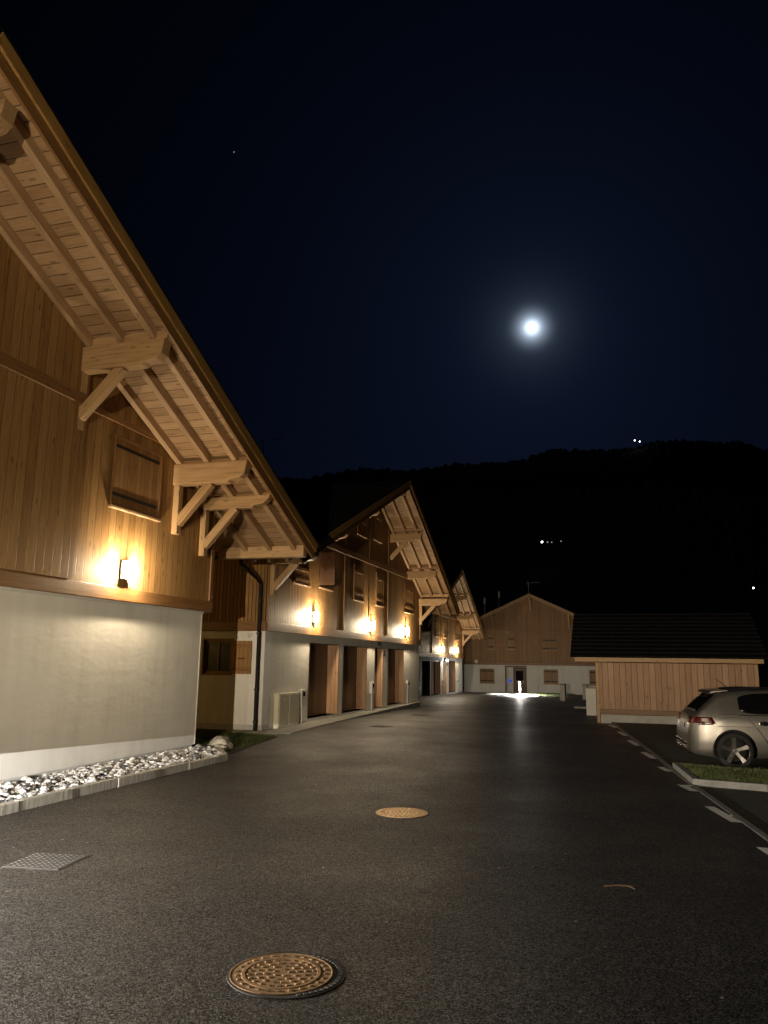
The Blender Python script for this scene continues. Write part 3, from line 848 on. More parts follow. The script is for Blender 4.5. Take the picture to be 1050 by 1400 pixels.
# lawn between the two chalets
gp = [(-9,.2),(.30,.2),(.80,-.35),(.95,-.1),(.62,1.6),(.33,3.42),(-.5,3.72),(-.7,4.6),(-9,4.6)]
tag(MB().prism(gp, 2, -.1, .012).build('lawn_soil', M['soil']), kind='structure')
def inside(x, y, poly):
    c = False; j = len(poly)-1
    for i in range(len(poly)):
        if (poly[i][1] > y) != (poly[j][1] > y) and x < (poly[j][0]-poly[i][0])*(y-poly[i][1])/(poly[j][1]-poly[i][1])+poly[i][0]: c = not c
        j = i
    return c
def grass(name, poly, n, z0, h, label, zfun=None):
    xs = [p[0] for p in poly]; ys = [p[1] for p in poly]
    mb = MB(); k = 0
    while k < n:
        x = random.uniform(min(xs), max(xs)); y = random.uniform(min(ys), max(ys))
        if not inside(x, y, poly): continue
        k += 1
        a = random.uniform(0, 6.28); w = random.uniform(.003,.007); hh = h*random.uniform(.5,1.25)*(1+.5*mnoise.noise((x*2.2,y*2.2,0)))
        lx, ly = random.uniform(-.6,.6)*hh, random.uniform(-.6,.6)*hh
        dx, dy = math.cos(a)*w, math.sin(a)*w
        zz = z0+(zfun(y) if zfun else 0)
        mb.add([(x-dx,y-dy,zz),(x+dx,y+dy,zz),(x+dx*.7+lx*.4,y+dy*.7+ly*.4,zz+hh*.6),(x+lx,y+ly,zz+hh),(x-dx*.7+lx*.4,y-dy*.7+ly*.4,zz+hh*.6)], [(0,1,2,3,4)])
    o = mb.build(name, M['grass'], recalc=False)
    return tag(o, label, 'grass', kind='stuff')
grass('grass', [(-2.5,.4),(.4,.6),(.85,-.15),(.6,1.6),(.3,3.38),(-.5,3.66),(-2.5,4.4)], 9000, .008, .06, 'short grass in the gap between the two nearest chalets')

# planted island beside the parked car
isl = [(9.47,1.30),(9.65,-.88),(10.72,-1.10),(20,-2.2),(20,.1),(10.6,.95)]
def offs(poly, d):
    out = []; n = len(poly)
    for i in range(n):
        p0, p1, p2 = Vector(poly[i-1]), Vector(poly[i]), Vector(poly[(i+1) % n])
        e1 = (p1-p0).normalized(); e2 = (p2-p1).normalized()
        n1 = Vector((e1.y,-e1.x)); n2 = Vector((e2.y,-e2.x))
        b = (n1+n2).normalized(); out.append(tuple(p1-b*d/max(.3, b.dot(n1))))
    return out
inn = offs(isl, -.11 if False else .11)
# make sure 'inn' lies inside
def area(p): return abs(sum(p[i-1][0]*p[i][1]-p[i][0]*p[i-1][1] for i in range(len(p))))
if area(inn) > area(isl): inn = offs(isl, -.11)
mb = MB(); n = len(isl)
for i in range(n):
    j = (i+1) % n
    mb.prism([isl[i], isl[j], inn[j], inn[i]], 2, -.1, .095)
tag(mb.build('island_kerb', M['kerb_conc'], bevel=.012), kind='structure')
tag(MB().prism(inn, 2, -.1, .07).build('island_soil', M['soil']), kind='structure')
grass('grass', [(p[0], p[1]) for p in inn if p[0] < 15]+[(13.5, -1.2), (13.5, .55)] if False else [(9.62,1.18),(9.78,-.74),(10.72,-.96),(13.5,-1.28),(13.5,.5),(10.6,.82)], 9000, .065, .055, 'short grass on the kerbed island in front of the parked car')

# ------------------------------------------------------------------ manholes, grates, twig
def manhole(loc, rz, r_lid, r_frame, off, mat, label, hs=.0105):
    t = tag(empty('manhole_cover', loc, rz), label, 'manhole cover', 'round manhole covers in the road')
    MB().lathe([(r_frame-.018, -.03),(r_frame-.012,.005),(r_frame,.005),(r_frame+.004,-.03)], 48).build('frame_ring', M['iron'], t)
    MB().lathe([(.001,.003),(r_frame-.02,.003)], 48).build('frame_bed', M['iron'], t)
    mb = MB(); seg = 48
    mb.lathe([(.001,.006),(r_lid-.10,.006),(r_lid-.095,.009),(r_lid-.075,.009),(r_lid-.07,.006),(r_lid-.012,.006),(r_lid-.008,.008),(r_lid,.008),(r_lid,.0)], seg, 'z', (off,0,0))
    # raised studs in rings
    rg = [(.05,5),(.10,10),(.15,16),(.20,22),(r_lid-.045,26)]
    for (rr, k) in rg:
        if rr > r_lid-.03: continue
        for i in range(k):
            a = 2*math.pi*(i+.3*rr*10)/k; ca, sa = math.cos(a), math.sin(a)
            w, l = .014, .010
            q = [(rr-l, -w), (rr+l, -w), (rr+l, w), (rr-l, w)]
            lo = [(off+u*ca-v*sa, u*sa+v*ca, .005) for u, v in q]; hi = [(off+(rr+(u-rr)*.7)*ca-v*.75*sa, (rr+(u-rr)*.7)*sa+v*.75*ca, hs) for u, v in q]
            mb.add(lo+hi, [(4,5,6,7),(0,1,5,4),(1,2,6,5),(2,3,7,6),(3,0,4,7)])
    mb.build('lid', mat, t)
    if off:
        mb = MB()
        for i in range(22):
            a = -1.25+i*2.5/21; rr = r_frame-.034; ca, sa = math.cos(a), math.sin(a)
            if math.hypot(rr*ca-off, rr*sa) < r_lid+.02: continue
            q = [(rr-.014,-.013),(rr+.014,-.013),(rr+.014,.013),(rr-.014,.013)]
            mb.add([(u*ca-v*sa, u*sa+v*ca, .002) for u, v in q]+[(u*ca-v*sa, u*sa+v*ca, .008) for u, v in q], [(4,5,6,7),(0,1,5,4),(1,2,6,5),(2,3,7,6),(3,0,4,7)])
        mb.build('frame_studs', M['iron'], t)
    return t
manhole((6.575,-10.07,0), R(17), .318, .365, -.035, M['rust'], 'large rusty round manhole cover in the road nearest the camera')
manhole((5.86,-4.87,0), R(17), .335, .36, 0, M['rust_pale'], 'pale worn round manhole cover in the middle of the road', .014)
t = tag(empty('inspection_cover', (3.35,-8.36,0), R(8)), 'grey square inspection cover set in the road at left', 'cover')
MB().box(-.3,.3,-.29,.29,-.04,.003).build('frame', M['black_metal'], t)
mb = MB(); mb.box(-.28,.28,-.27,.27,-.02,.007)
for i in range(9):
    for j in range(9):
        x, y = -.24+i*.06, -.23+j*.057
        mb.box(x-.013, x+.013, y-.006, y+.006, .006, .010)
mb.build('lid', M['iron'], t)
for (x, y, lb) in ((1.7,7.68,'slotted drain grate in the road in front of the near garage door'), (1.35,13.95,'farther slotted drain grate in the road by the second chalet')):
    t = tag(empty('drain_grate', (x, y, zg(y)), R(-12)), lb, 'drain', 'drain grates along the lane')
    MB().box(-.28,.28,-.28,.28,-.05,.003).build('frame', M['black_metal'], t)
    mb = MB()
    for i in range(9): mb.box(-.25, .25, -.25+i*.06, -.215+i*.06, -.02, .008)
    mb.build('bars', M['iron'], t)
mb = MB(); mb.tube([(8.40,-7.46,.012),(8.52,-7.42,.02),(8.60,-7.40,.016),(8.70,-7.34,.012)], [.007,.006,.006,.003], 6); mb.tube([(8.60,-7.40,.016),(8.66,-7.46,.01)], [.005,.002], 6)
tag(mb.build('twig', plain('twig_bark', (.12,.075,.04), .9)), 'small dry twig lying on the dark road', 'twig')

# ------------------------------------------------------------------ cabinet, bollards
t = tag(empty('utility_cabinet', (-.72, 5.42, .02)), 'cream double door utility cabinet standing against the second chalet', 'cabinet')
MB().box(0, .14, 0, 1.44, 0, .94).build('cabinet_body', M['whitebox'], t, bevel=.01)
for a in (.03, .735):
    d_ = MB().box(.142, .16, a, a+.675, .05, .90).build('door', M['whitebox'], t, bevel=.006)
    MB().box(.161, .175, a+.30, a+.36, .76, .80).box(.161,.168,a+.56,a+.60,.25,.3).build('lock', M['greybox'], d_)

def bollard(loc, label, h=.85, hooded=False):
    t = tag(empty('bollard_lamp', loc), label, 'bollard lamp', 'bollard lamps')
    MB().lathe([(.001,0),(.075,0),(.075,.012),(.055,.014),(.055,h-.16),(.001,h-.16)], 20).build('post', M['greybox'], t)
    if hooded:
        MB().lathe([(.001,h-.16),(.012,h-.16),(.012,h-.12),(.001,h-.12)], 8).build('stem', M['lampbody'], t)
        MB().lathe([(.014,h-.105),(.06,h-.105),(.06,h-.095),(.014,h-.095)], 20).build('lamp_glass', M['bollard_glow'], t)
        ld = bpy.data.lights.new('bollard_light', 'SPOT'); ld.energy = 4000; ld.color = (1.0,.96,.90); ld.spot_size = R(176); ld.spot_blend = 0; ld.shadow_soft_size = .004
        lo = bpy.data.objects.new('bollard_light', ld); link(lo, t); lo.location = (0, 0, h-.112)
        MB().lathe([(.082,h-.112),(.088,h-.112),(.088,h-.01),(.08,h),(.001,h),(.001,h-.09),(.082,h-.09)], 32).build('cap', M['lampbody'], t)
    else:
        MB().lathe([(.001,h-.155),(.05,h-.155),(.05,h-.055),(.001,h-.055)], 16).build('lamp_glass', M['bollard_glow'], t)
        for q in range(3): bulb(t, (.075*math.cos(q*2.1+.5-1.57), .075*math.sin(q*2.1+.5-1.57), h-.105), 130, (1.0,.95,.85), .012)
        sd_ = bpy.data.lights.new('pool_light', 'SPOT'); sd_.energy = 9000; sd_.color = (1.0,.96,.88); sd_.spot_size = R(158); sd_.spot_blend = .6; sd_.shadow_soft_size = .04
        so_ = bpy.data.objects.new('pool_light', sd_); link(so_, t); so_.location = (.10, -.16, h-.06)
        MB().lathe([(.001,h-.05),(.088,h-.05),(.088,h-.01),(.08,h),(.001,h)], 24).build('cap', M['lampbody'], t)
bollard((1.3, 44.2, -.45), 'glowing bollard lamp on the road before the far chalet door', 1.0)
bollard((1.6, -10.8, 0), 'glowing bollard lamp by the gravel strip, left of the picture', .82, True)

# floodlight on a post behind the photographer, aimed along the lane
t = tag(empty('lamp_post', (7.75, -23.0, 0)), 'floodlight post behind the photographer, aimed along the lane at the chalets', 'street lamp')
MB().lathe([(.001,0),(.09,0),(.09,.3),(.05,.34),(.04,1.9),(.001,1.9)], 16).build('post', M['lampbody'], t)
hd = MB(); hd.box(-.17,.17,-.06,-.04,-.12,.12).box(-.19,.19,-.06,.02,.12,.135).box(-.19,.19,-.06,.02,-.135,-.12)
# long slotted visor, added to keep the beam off near asphalt and high timber
hd.box(-.45,.45,.02,.44,.135,.15).box(-.45,.45,.02,.44,-.15,-.135).box(-.45,.45,.425,.44,.030,.135).box(-.45,.45,.425,.44,-.135,-.052)
hd = hd.build('lamp_head', M['lampbody'], t); hd.location = (0,0,2.06); hd.rotation_euler = (0, 0, R(11))
gl = MB().box(-.10,.10,-.039,-.032,-.06,.06).build('lamp_glass', emit('flood_lamp_glass', (1.0,.85,.62), 20), hd)
fl = bpy.data.lights.new('flood_light', 'SPOT'); fl.energy = 10800; fl.color = (1.0,.83,.60); fl.spot_size = R(84); fl.spot_blend = .3; fl.shadow_soft_size = .028
fo = bpy.data.objects.new('flood_light', fl); link(fo, hd); fo.location = (0,.03,0)
fo.rotation_euler = (R(90), 0, 0)
ul = bpy.data.lights.new('upper_fill_light', 'SPOT'); ul.energy = 5600; ul.color = (1.0,.80,.52); ul.spot_size = R(84); ul.spot_blend = .5; ul.shadow_soft_size = .02  # second unseen spot, added to fill eaves and timber the visor leaves dark
uo = bpy.data.objects.new('upper_fill_light', ul); link(uo, hd); uo.location = (0,.03,.175); uo.rotation_euler = (R(102), 0, R(8))

# white low pillars near the shed and the far lawn
def pillar(x, y, w, dpt, h, label, mat='pilaster', rz=0):
    t = tag(empty('white_pillar', (x, y, zg(y)-.02), rz), label, 'pillar', 'white low pillars beyond the shed')
    MB().box(-w/2, w/2, -dpt/2, dpt/2, 0, h).build('shaft', M[mat], t, bevel=.015)
    MB().box(-w/2-.02, w/2+.02, -dpt/2-.02, dpt/2+.02, h+.001, h+.05).build('coping', M['concrete'], t, bevel=.008)
pillar(4.9, 37.7, .32, 1.3, 1.02, 'white low pillar farthest from the shed, standing on grass')
pillar(6.2, 40.4, .34, 1.2, .95, 'white low pillar behind the white panel by the shed corner')
pillar(7.39, 18.3, .40, .3, 1.08, 'white low pillar right beside the shed corner')
t = tag(empty('wheel_stop', (6.75,25.6,zg(25.6)), R(-15)), 'dark low parking stop lying on the asphalt beyond the shed', 'parking stop')
MB().prism([(-.5,0),(.5,0),(.46,.1),(-.46,.1)], 1, -.09, .09).build('block', M['concrete'], t, bevel=.01)

# far kerb and lawn in front of the far chalet
fk = [(-3.6,44.3),(-2.5,44.0),(.3,43.3),(2.2,41.2),(4.55,38.7),(4.9,38.9),(5.2,54.3),(-6,54.3)]
mb = MB()
for a, b in zip(fk[:5], fk[1:5]):
    d = (Vector(b)-Vector(a)).normalized(); nn = Vector((-d.y, d.x))*.14
    mb.prism([a, b, (b[0]+nn.x, b[1]+nn.y), (a[0]+nn.x, a[1]+nn.y)], 2, -.7, -.437)
tag(mb.build('far_kerb', M['kerb_conc']), kind='structure')
lw = MB()
def z2(s): return zg(s)+.03
rows = []
for i in range(9):
    y = 44.4+i*1.2; rows.append([(2.6+k*.4, y-.0, z2(y)) for k in range(7)])
lw = sheet('far_lawn', rows, M['field']); tag(lw, kind='structure')
grass('grass', [(2.0,42.0),(4.5,39.2),(4.9,52.5),(2.0,53.5)], 5000, .0, .10, 'patch of grass at the foot of the far chalet', zg)

pp = [(-1.2,44.2),(.4,43.1),(2.3,41.0),(3.4,40.0),(3.2,44.5),(1.0,54.9),(-1.0,54.9)]
rows = []
for k in range(8):
    f = k/7; y = 42.2+f*12.6
    rows.append([(a, y+(1.7-.62*(a+1.2))*(1-f)*.9, zg(y)+.045) for a in [(-1.2+.25*f)+(4.2-2.2*f)*q/5 for q in range(6)]])
tag(sheet('path', rows, M['concrete']), kind='structure')

# ------------------------------------------------------------------ far chalet (gable towards the camera)
ZB = -.78
far = tag(empty('chalet', (0, 54.35, ZB)), 'far chalet at the end of the lane, gable facing the road, lit entrance door', 'house')
# local: x as world t, y = depth (front at 0, back +), z from base
A4, ZA, K4 = 1.13, 7.94-ZB, .462
XL, XR = -4.9, 7.1; TB4 = 1.72-ZB
def top4(x): return ZA-K4*abs(x-A4)
holes = [(-1.2,.62,0,1.54-ZB)]
ys = [XL, -1.2, .62, XR]
mb = MB()
mb.add([(XL,0,.0),(-1.2,0,.0),(-1.2,0,TB4),(XL,0,TB4)], [(0,1,2,3)])
mb.add([(.62,0,.0),(XR,0,.0),(XR,0,TB4),(.62,0,TB4)], [(0,1,2,3)])
mb.add([(-1.2,0,1.54-ZB),(.62,0,1.54-ZB),(.62,0,TB4),(-1.2,0,TB4)], [(0,1,2,3)])
mb.add([(-1.2,0,0),(-1.2,.6,0),(-1.2,.6,2.4),(-1.2,0,2.4)], [(0,1,2,3)])
mb.add([(.62,0,0),(.62,.6,0),(.62,.6,2.4),(.62,0,2.4)], [(0,1,2,3)])
mb.add([(-1.2,.6,0),(.62,.6,0),(.62,.6,2.4),(-1.2,.6,2.4)], [(0,1,2,3)])
mb.add([(-1.2,0,2.32),(.62,0,2.32),(.62,.6,2.32),(-1.2,.6,2.32)], [(0,1,2,3)])
mb.add([(XL,0,0),(XL,10,0),(XL,10,TB4),(XL,0,TB4)], [(0,1,2,3)]); mb.add([(XR,0,0),(XR,10,0),(XR,10,TB4),(XR,0,TB4)], [(0,1,2,3)])
mb.build('render_wall', M['stucco'], far, recalc=False)
mb = MB(); mb.prism([(XL-.1,TB4),(XR+.1,TB4),(XR+.1,top4(XR+.1)-.2),(A4,ZA-.2),(XL-.1,top4(XL-.1)-.2)], 1, -.08, 0)
mb.box(XL-.1, XL, 0, 10, TB4, top4(XL)-.3).box(XR, XR+.1, 0, 10, TB4, top4(XR)-.3)
mb.build('timber_wall', M['clad_far'], far)
beam('base_board', (XL-.12,-.10,TB4+.12), (XR+.12,-.10,TB4+.12), .04, .24, M['fascia'], far)
beam('belt_board', (XL-.1,-.10,4.6-ZB), (XR+.1,-.10,4.6-ZB), .04, .20, M['fascia'], far)
beam('batten', (A4,-.10,TB4+.3), (A4,-.10,4.45-ZB), .1, .03, M['fascia'], far, (0,1,0))
for sg in (-1, 1):
    xe = A4+sg*7.3
    mb = MB(); nc = 24
    for i in range(nc):
        a0, a1 = A4+(xe-A4)*i/nc, A4+(xe-A4)*(i+1)/nc
        mb.add([(a0,-1.05,top4(a0)-.05),(a1,-1.05,top4(a1)-.05),(a1,11,top4(a1)-.05),(a0,11,top4(a0)-.05),
                (a0,-1.05,top4(a0)),(a1,-1.05,top4(a1)+.02),(a1,11,top4(a1)+.02),(a0,11,top4(a0))], [(0,1,2,3),(4,5,6,7),(0,1,5,4),(1,2,6,5),(2,3,7,6),(3,0,4,7)])
    mb.build('roof', M['tile'], far)
    MB().prism([(A4,top4(A4)-.055),(xe,top4(xe)-.055),(xe,top4(xe)-.17),(A4,top4(A4)-.17)], 1, -.98, 10.9).build('soffit', M['soffit'], far)
    beam('bargeboard', (A4,-1.02,top4(A4)-.19), (xe,-1.02,top4(xe)-.19), .05, .30, M['beam'], far, (K4*sg,0,1), .006)
for (x, zz) in ((-2.2, 6.9), (A4, 7.35), (4.4, 6.9)):
    zt = min(top4(x), top4(x+.1), top4(x-.1))-.18
    MB().box(x-.1, x+.1, -.92, .0, zt-.28, zt).build('purlin', M['beam'], far, bevel=.01)
    beam('brace', (x,-.08,zt-1.25), (x,-.72,zt-.27), .14, .14, M['beam'], far, (0,-1,1))
def far_window(x0, x1, z0, z1, leaves=1, y=-.08):
    w = .05; f = MB(); z0 -= ZB; z1 -= ZB
    f.box(x0,x0+w,y-.05,y+.01,z0,z1).box(x1-w,x1,y-.05,y+.01,z0,z1).box(x0+w,x1-w,y-.05,y+.01,z1-w,z1).box(x0+w,x1-w,y-.05,y+.01,z0,z0+w)
    fr = f.build('window_frame', M['fascia'], far)
    MB().box(x0-.04,x1+.04,y-.09,y,z0-.06,z0-.004).build('sill', M['beam'], fr)
    ww = (x1-x0-2*w)/leaves
    for i in range(leaves):
        a = x0+w+i*ww+.004; b = a+ww-.008
        s = MB().box(a,b,y-.03,y,z0+w,z1-w).build('shutter', M['shutter'], far)
        for q in (.16,.84):
            zz = z0+(z1-z0)*q
            MB().box(a+.02,b-.02,y-.05,y-.031,zz-.05,zz+.05).build('rail', M['black_metal'], s)
far_window(-3.44,-2.15,.14,1.38,2,.0); far_window(2.12,3.34,.17,1.40,2,.0); far_window(5.95,7.0,.17,1.40,2,.0)
far_window(-2.75,-2.1,3.1,4.2,1); far_window(-1.0,-.26,3.08,4.14,1); far_window(2.03,3.35,3.02,4.02,2)
dr = MB().box(-.42,.42,.40,.46,.02,2.2).build('door', M['door'], far)
MB().box(-.32,.32,.375,.399,1.2,2.0).build('pane', M['glass_dark'], dr)
MB().box(.28,.34,.33,.399,1.0,1.16).build('handle', M['greybox'], dr)
f = MB().box(-.55,-.43,.36,.5,0,2.31).box(.43,.55,.36,.5,0,2.31).box(-.43,.43,.36,.5,2.2,2.31); f.build('door_frame', M['jambdark'], far)
for (x0,x1) in ((-1.22,-1.10),(.54,.66)): MB().box(x0,x1,-.06,0,0,2.32).build('porch_frame', M['jambdark'], far)
MB().box(-1.22,.66,-.06,0,2.325,2.45).build('porch_frame', M['jambdark'], far)
mb = MB(); mb.lathe([(.001,-.06),(.15,-.06),(.15,0)], 16, 'y', (-.84,.54,1.13)); mb.build('blue_sign', M['blue'], far)  # blue sign by the door, made to glow though it is no lamp
MB().box(1.27,1.62,-.16,-.01,.12,.87).build('meter_box', M['greybox'], far, bevel=.01)
MB().box(-3.85,-3.6,-.22,-.085,2.62,2.92).build('alarm_box', M['greybox'], far, bevel=.01)
for (x, zt) in ((-1.98, 8.38), (-3.33, 7.82)):
    c = MB(); c.tube([(x,2.2,top4(x)-.1),(x,2.2,zt-ZB)], .075, 10); ch = c.build('vent_pipe', M['zinc'], far)
    MB().lathe([(.08,zt-ZB-.6),(.095,zt-ZB-.6),(.095,zt-ZB),(.08,zt-ZB)], 12, 'z', (x,2.2,0)).build('pipe_cap', M['greybox'], ch)
def antenna(loc, h, label, rz=0):
    t = tag(empty('tv_antenna', loc, rz), label, 'antenna', 'roof antennas')
    MB().tube([(0,0,-.2),(0,0,h)], .022, 8).build('mast', M['greybox'], t)
    mb = MB(); mb.tube([(-.15,0,h-.06),(1.0,0,h-.02)], .014, 6)
    for i in range(7):
        x = -.05+i*.16; mb.tube([(x,-.16,h-.05+.006*i),(x,.16,h-.05+.006*i)], .006, 5)
    mb.tube([(-.12,0,h-.3),(-.12,0,h+.2)], .01, 6)
    mb.build('boom', M['greybox'], t)
antenna((.85,55.6,7.75), 1.35, 'thin roof antenna on the ridge of the far gable chalet')
antenna((-7.7, 18.2, 10.0-1.1), 3.6, 'tall thin roof antenna above the ridge of the second chalet')

# ------------------------------------------------------------------ shed on the right
shed = tag(empty('shed', (0, 13.05, 0)), 'low timber clad shed with dark tiled roof and pale concrete base', 'shed')
X0, X1s = 7.86, 12.86; ZT = 1.96
mb = MB(); mb.box(X0, X1s, 0, 3.2, .24, ZT); mb.build('board_wall', M['shed_clad'], shed)
beam('base_board', (X0-.0,-.02,.33), (X1s,-.02,.33), .035, .16, M['fascia'], shed)
MB().box(X0+.02, X1s-.02, -.05, 3.2, -.2, .235).build('plinth', M['plinth'], shed, bevel=.01)
MB().box(X0-.10, X0, -.03, .12, -.2, ZT).build('corner_post', M['beam'], shed, bevel=.01)
beam('corner_board', (X1s-.05,-.012,.42), (X1s-.05,-.012,ZT), .1, .022, M['beam'], shed, (0,-1,0))
beam('fascia_board', (7.12,-.84,2.055), (12.92,-.84,2.055), .05, .15, M['beam'], shed)
k = (3.68-2.14)/2.85
mb = MB(); nc = 11
for i in range(nc):
    y0, y1 = -.90+i*2.85/nc, -.90+(i+1)*2.85/nc
    z0, z1 = 2.14+k*(y0+.9), 2.14+k*(y1+.9)
    mb.add([(6.98,y0,z0-.02),(13.05,y0,z0-.02),(13.05,y1,z1-.05),(6.98,y1,z1-.05),(6.98,y0-.02,z0+.035),(13.05,y0-.02,z0+.035),(13.05,y1,z1),(6.98,y1,z1)],
           [(0,1,2,3),(4,5,6,7),(0,1,5,4),(1,2,6,5),(2,3,7,6),(3,0,4,7)])
mb.add([(6.98,1.95,3.63),(13.05,1.95,3.63),(13.05,4.8,2.1),(6.98,4.8,2.1),(6.98,1.95,3.70),(13.05,1.95,3.70),(13.05,4.8,2.16),(6.98,4.8,2.16)], [(0,1,2,3),(4,5,6,7),(0,1,5,4),(1,2,6,5),(2,3,7,6),(3,0,4,7)])
mb.build('roof', M['tile'], shed)
mb = MB()
for i in range(17): mb.box(6.98+i*.357, 6.98+i*.357+.345, 1.86, 2.04, 3.69, 3.74)
mb.build('ridge_tiles', M['tile'], shed, bevel=.015)
MB().prism([(-.8,2.10),(1.9,3.58),(4.7,2.08),(3.2,1.98),(0.02,1.98)], 0, X0+.05, X1s-.05).build('gable_wall', M['shed_clad'], shed)
for y in (-.5,.6,1.9,3.3):
    zz = (2.14+k*(y+.9) if y < 1.95 else 3.66-.54*(y-1.95))-.14
    MB().box(7.0, X1s, y-.05, y+.05, zz-.12, zz).build('purlin', M['beam'], shed)

# ------------------------------------------------------------------ parked car
def car_paint():
    m, nt, b = new_mat('silver_car_paint')
    b.inputs['Base Color'].default_value = (.25,.24,.225,1); b.inputs['Metallic'].default_value = .85; b.inputs['Roughness'].default_value = .38
    b.inputs['Coat Weight'].default_value = .6; b.inputs['Coat Roughness'].default_value = .06
    n = noise(nt, objco(nt), 600, 2); bump(nt, b, n, .03, .001)
    return m
M['carpaint'] = car_paint()
M['carblack'] = plain('black_car_trim', (.012,.012,.013), .25, 0, spec=.5)
M['carglass'] = plain('tinted_car_glass', (.004,.004,.005), .04, 0, spec=.6)
M['tyre'] = plain('tyre_rubber', (.014,.014,.014), .8, nscale=30)
M['alloy'] = plain('polished_alloy', (.62,.61,.58), .22, .95)
M['chrome'] = plain('chrome_trim', (.75,.74,.72), .12, 1.0)
M['tail_red'] = plain('red_lens', (.09,.003,.004), .25, 0, spec=.6)
M['tail_clear'] = plain('clear_lens', (.55,.52,.50), .12, 0, spec=.6)
M['plate'] = plain('number_plate_white', (.55,.54,.50), .5)

car = tag(empty('parked_car', (9.74, 2.33, -.01), R(5)), 'silver estate car parked with its red tail lamp towards the lane', 'car')
LEN = 4.45
def lerp(tab, x):
    if x <= tab[0][0]: return tab[0][1]
    for (a, va), (b, vb) in zip(tab, tab[1:]):
        if x <= b: return va+(vb-va)*(x-a)/(b-a)
    return tab[-1][1]
ZTOP = [(0,.62),(.03,.80),(.07,.90),(.13,.985),(.20,1.05),(.36,1.20),(.52,1.335),(.60,1.39),(.75,1.43),(1.1,1.465),(1.7,1.475),(2.3,1.45),(2.7,1.36),(3.3,1.06),(3.5,.98),(4.1,.86),(4.35,.72),(LEN,.55)]
ZBOT = [(0,.36),(.03,.28),(.10,.225),(.3,.20),(4.2,.19),(LEN,.32)]
PLAN = [(0,.74),(.03,.80),(.08,.855),(.16,.90),(.3,.945),(.6,.985),(1.0,1.0),(3.2,1.0),(3.8,.955),(4.2,.87),(LEN,.66)]
def Vf(z): return lerp([(.18,.93),(.30,.975),(.5,1.0),(.70,1.0),(.76,.992),(.82,1.0),(.93,.975),(.99,.945),(1.05,.925),(1.43,.735),(1.6,.66)], z)
def Yb(X, z): return .905*lerp(PLAN, X)*Vf(z)
def Xsil(z):
    for (a, za), (b, zb) in zip(ZTOP, ZTOP[1:]):
        if za <= z <= zb: return a+(b-a)*(z-za)/(zb-za)
    return 0
xs = [0,.015,.03,.05,.07,.10,.13,.165,.20,.28,.36,.44,.52,.56,.60,.67,.75,.9,1.1,1.4,1.7,2.0,2.3,2.5,2.7,2.9,3.1,3.3,3.5,3.8,4.1,4.25,4.35,4.41,LEN]
ns = 16; rows = []
for X in xs:
    zb, zt = lerp(ZBOT, X), lerp(ZTOP, X)
    half = [(0, zb), (Yb(X, zb)*.85, zb)]
    e = min(.05, (zt-zb)*.25)
    for i in range(ns+1):
        z = zb+.02+(zt-e-zb-.02)*i/ns; half.append((Yb(X, z), z))
    yt = Yb(X, zt)
    half += [(yt-.018, zt-e*.35), (yt-.06, zt-e*.06), (yt*.6, zt+.004), (0, zt+.008)]
    ring = [(X, -y, z) for y, z in half] + [(X, y, z) for y, z in reversed(half[1:-1])]
    rows.append(ring)
mb = MB(); n = len(rows[0])
fs = []
for i in range(len(rows)-1):
    for j in range(n): fs.append((i*n+j, i*n+(j+1) % n, (i+1)*n+(j+1) % n, (i+1)*n+j))
fs += [tuple(range(n)), tuple(range(len(rows)*n-1, (len(rows)-1)*n-1, -1))]
mb.add([v for r in rows for v in r], fs)
body = mb.build('body', M['carpaint'], car, smooth=True)
WX = (.80, 3.46); WR = .335
cut = MB()
for wx in WX:
    cut.lathe([(.001,-1.2),(WR+.055,-1.2),(WR+.055,-.56),(.001,-.56)], 40, 'y', (wx,0,WR)); cut.lathe([(.001,.56),(WR+.055,.56),(WR+.055,1.2),(.001,1.2)], 40, 'y', (wx,0,WR))
cuto = cut.build('wheel_arch', M['carblack'], None)
md = body.modifiers.new('arch', 'BOOLEAN'); md.object = cuto; md.operation = 'DIFFERENCE'; md.solver = 'EXACT'
cuto.parent = car
bpy.context.view_layer.update()
dg = bpy.context.evaluated_depsgraph_get()
me = bpy.data.meshes.new_from_object(body.evaluated_get(dg))
body.modifiers.clear(); body.data = me
bpy.data.objects.remove(cuto)
me.materials.clear(); me.materials.append(M['carpaint']); me.materials.append(M['carblack'])
for pl in me.polygons:
    pl.use_smooth = True
    c = pl.center
    inarch = any((c.x-wx)**2+(c.z-WR)**2 < (WR+.06)**2 and abs(c.y) < Yb(c.x, c.z)-.004 for wx in WX)
    pl.material_index = 1 if (inarch or (c.z > 1.40 and .62 < c.x < 2.4 and abs(pl.normal.z) > .8)) else 0
try:
    me.set_sharp_from_angle(angle=R(35))
except Exception: pass

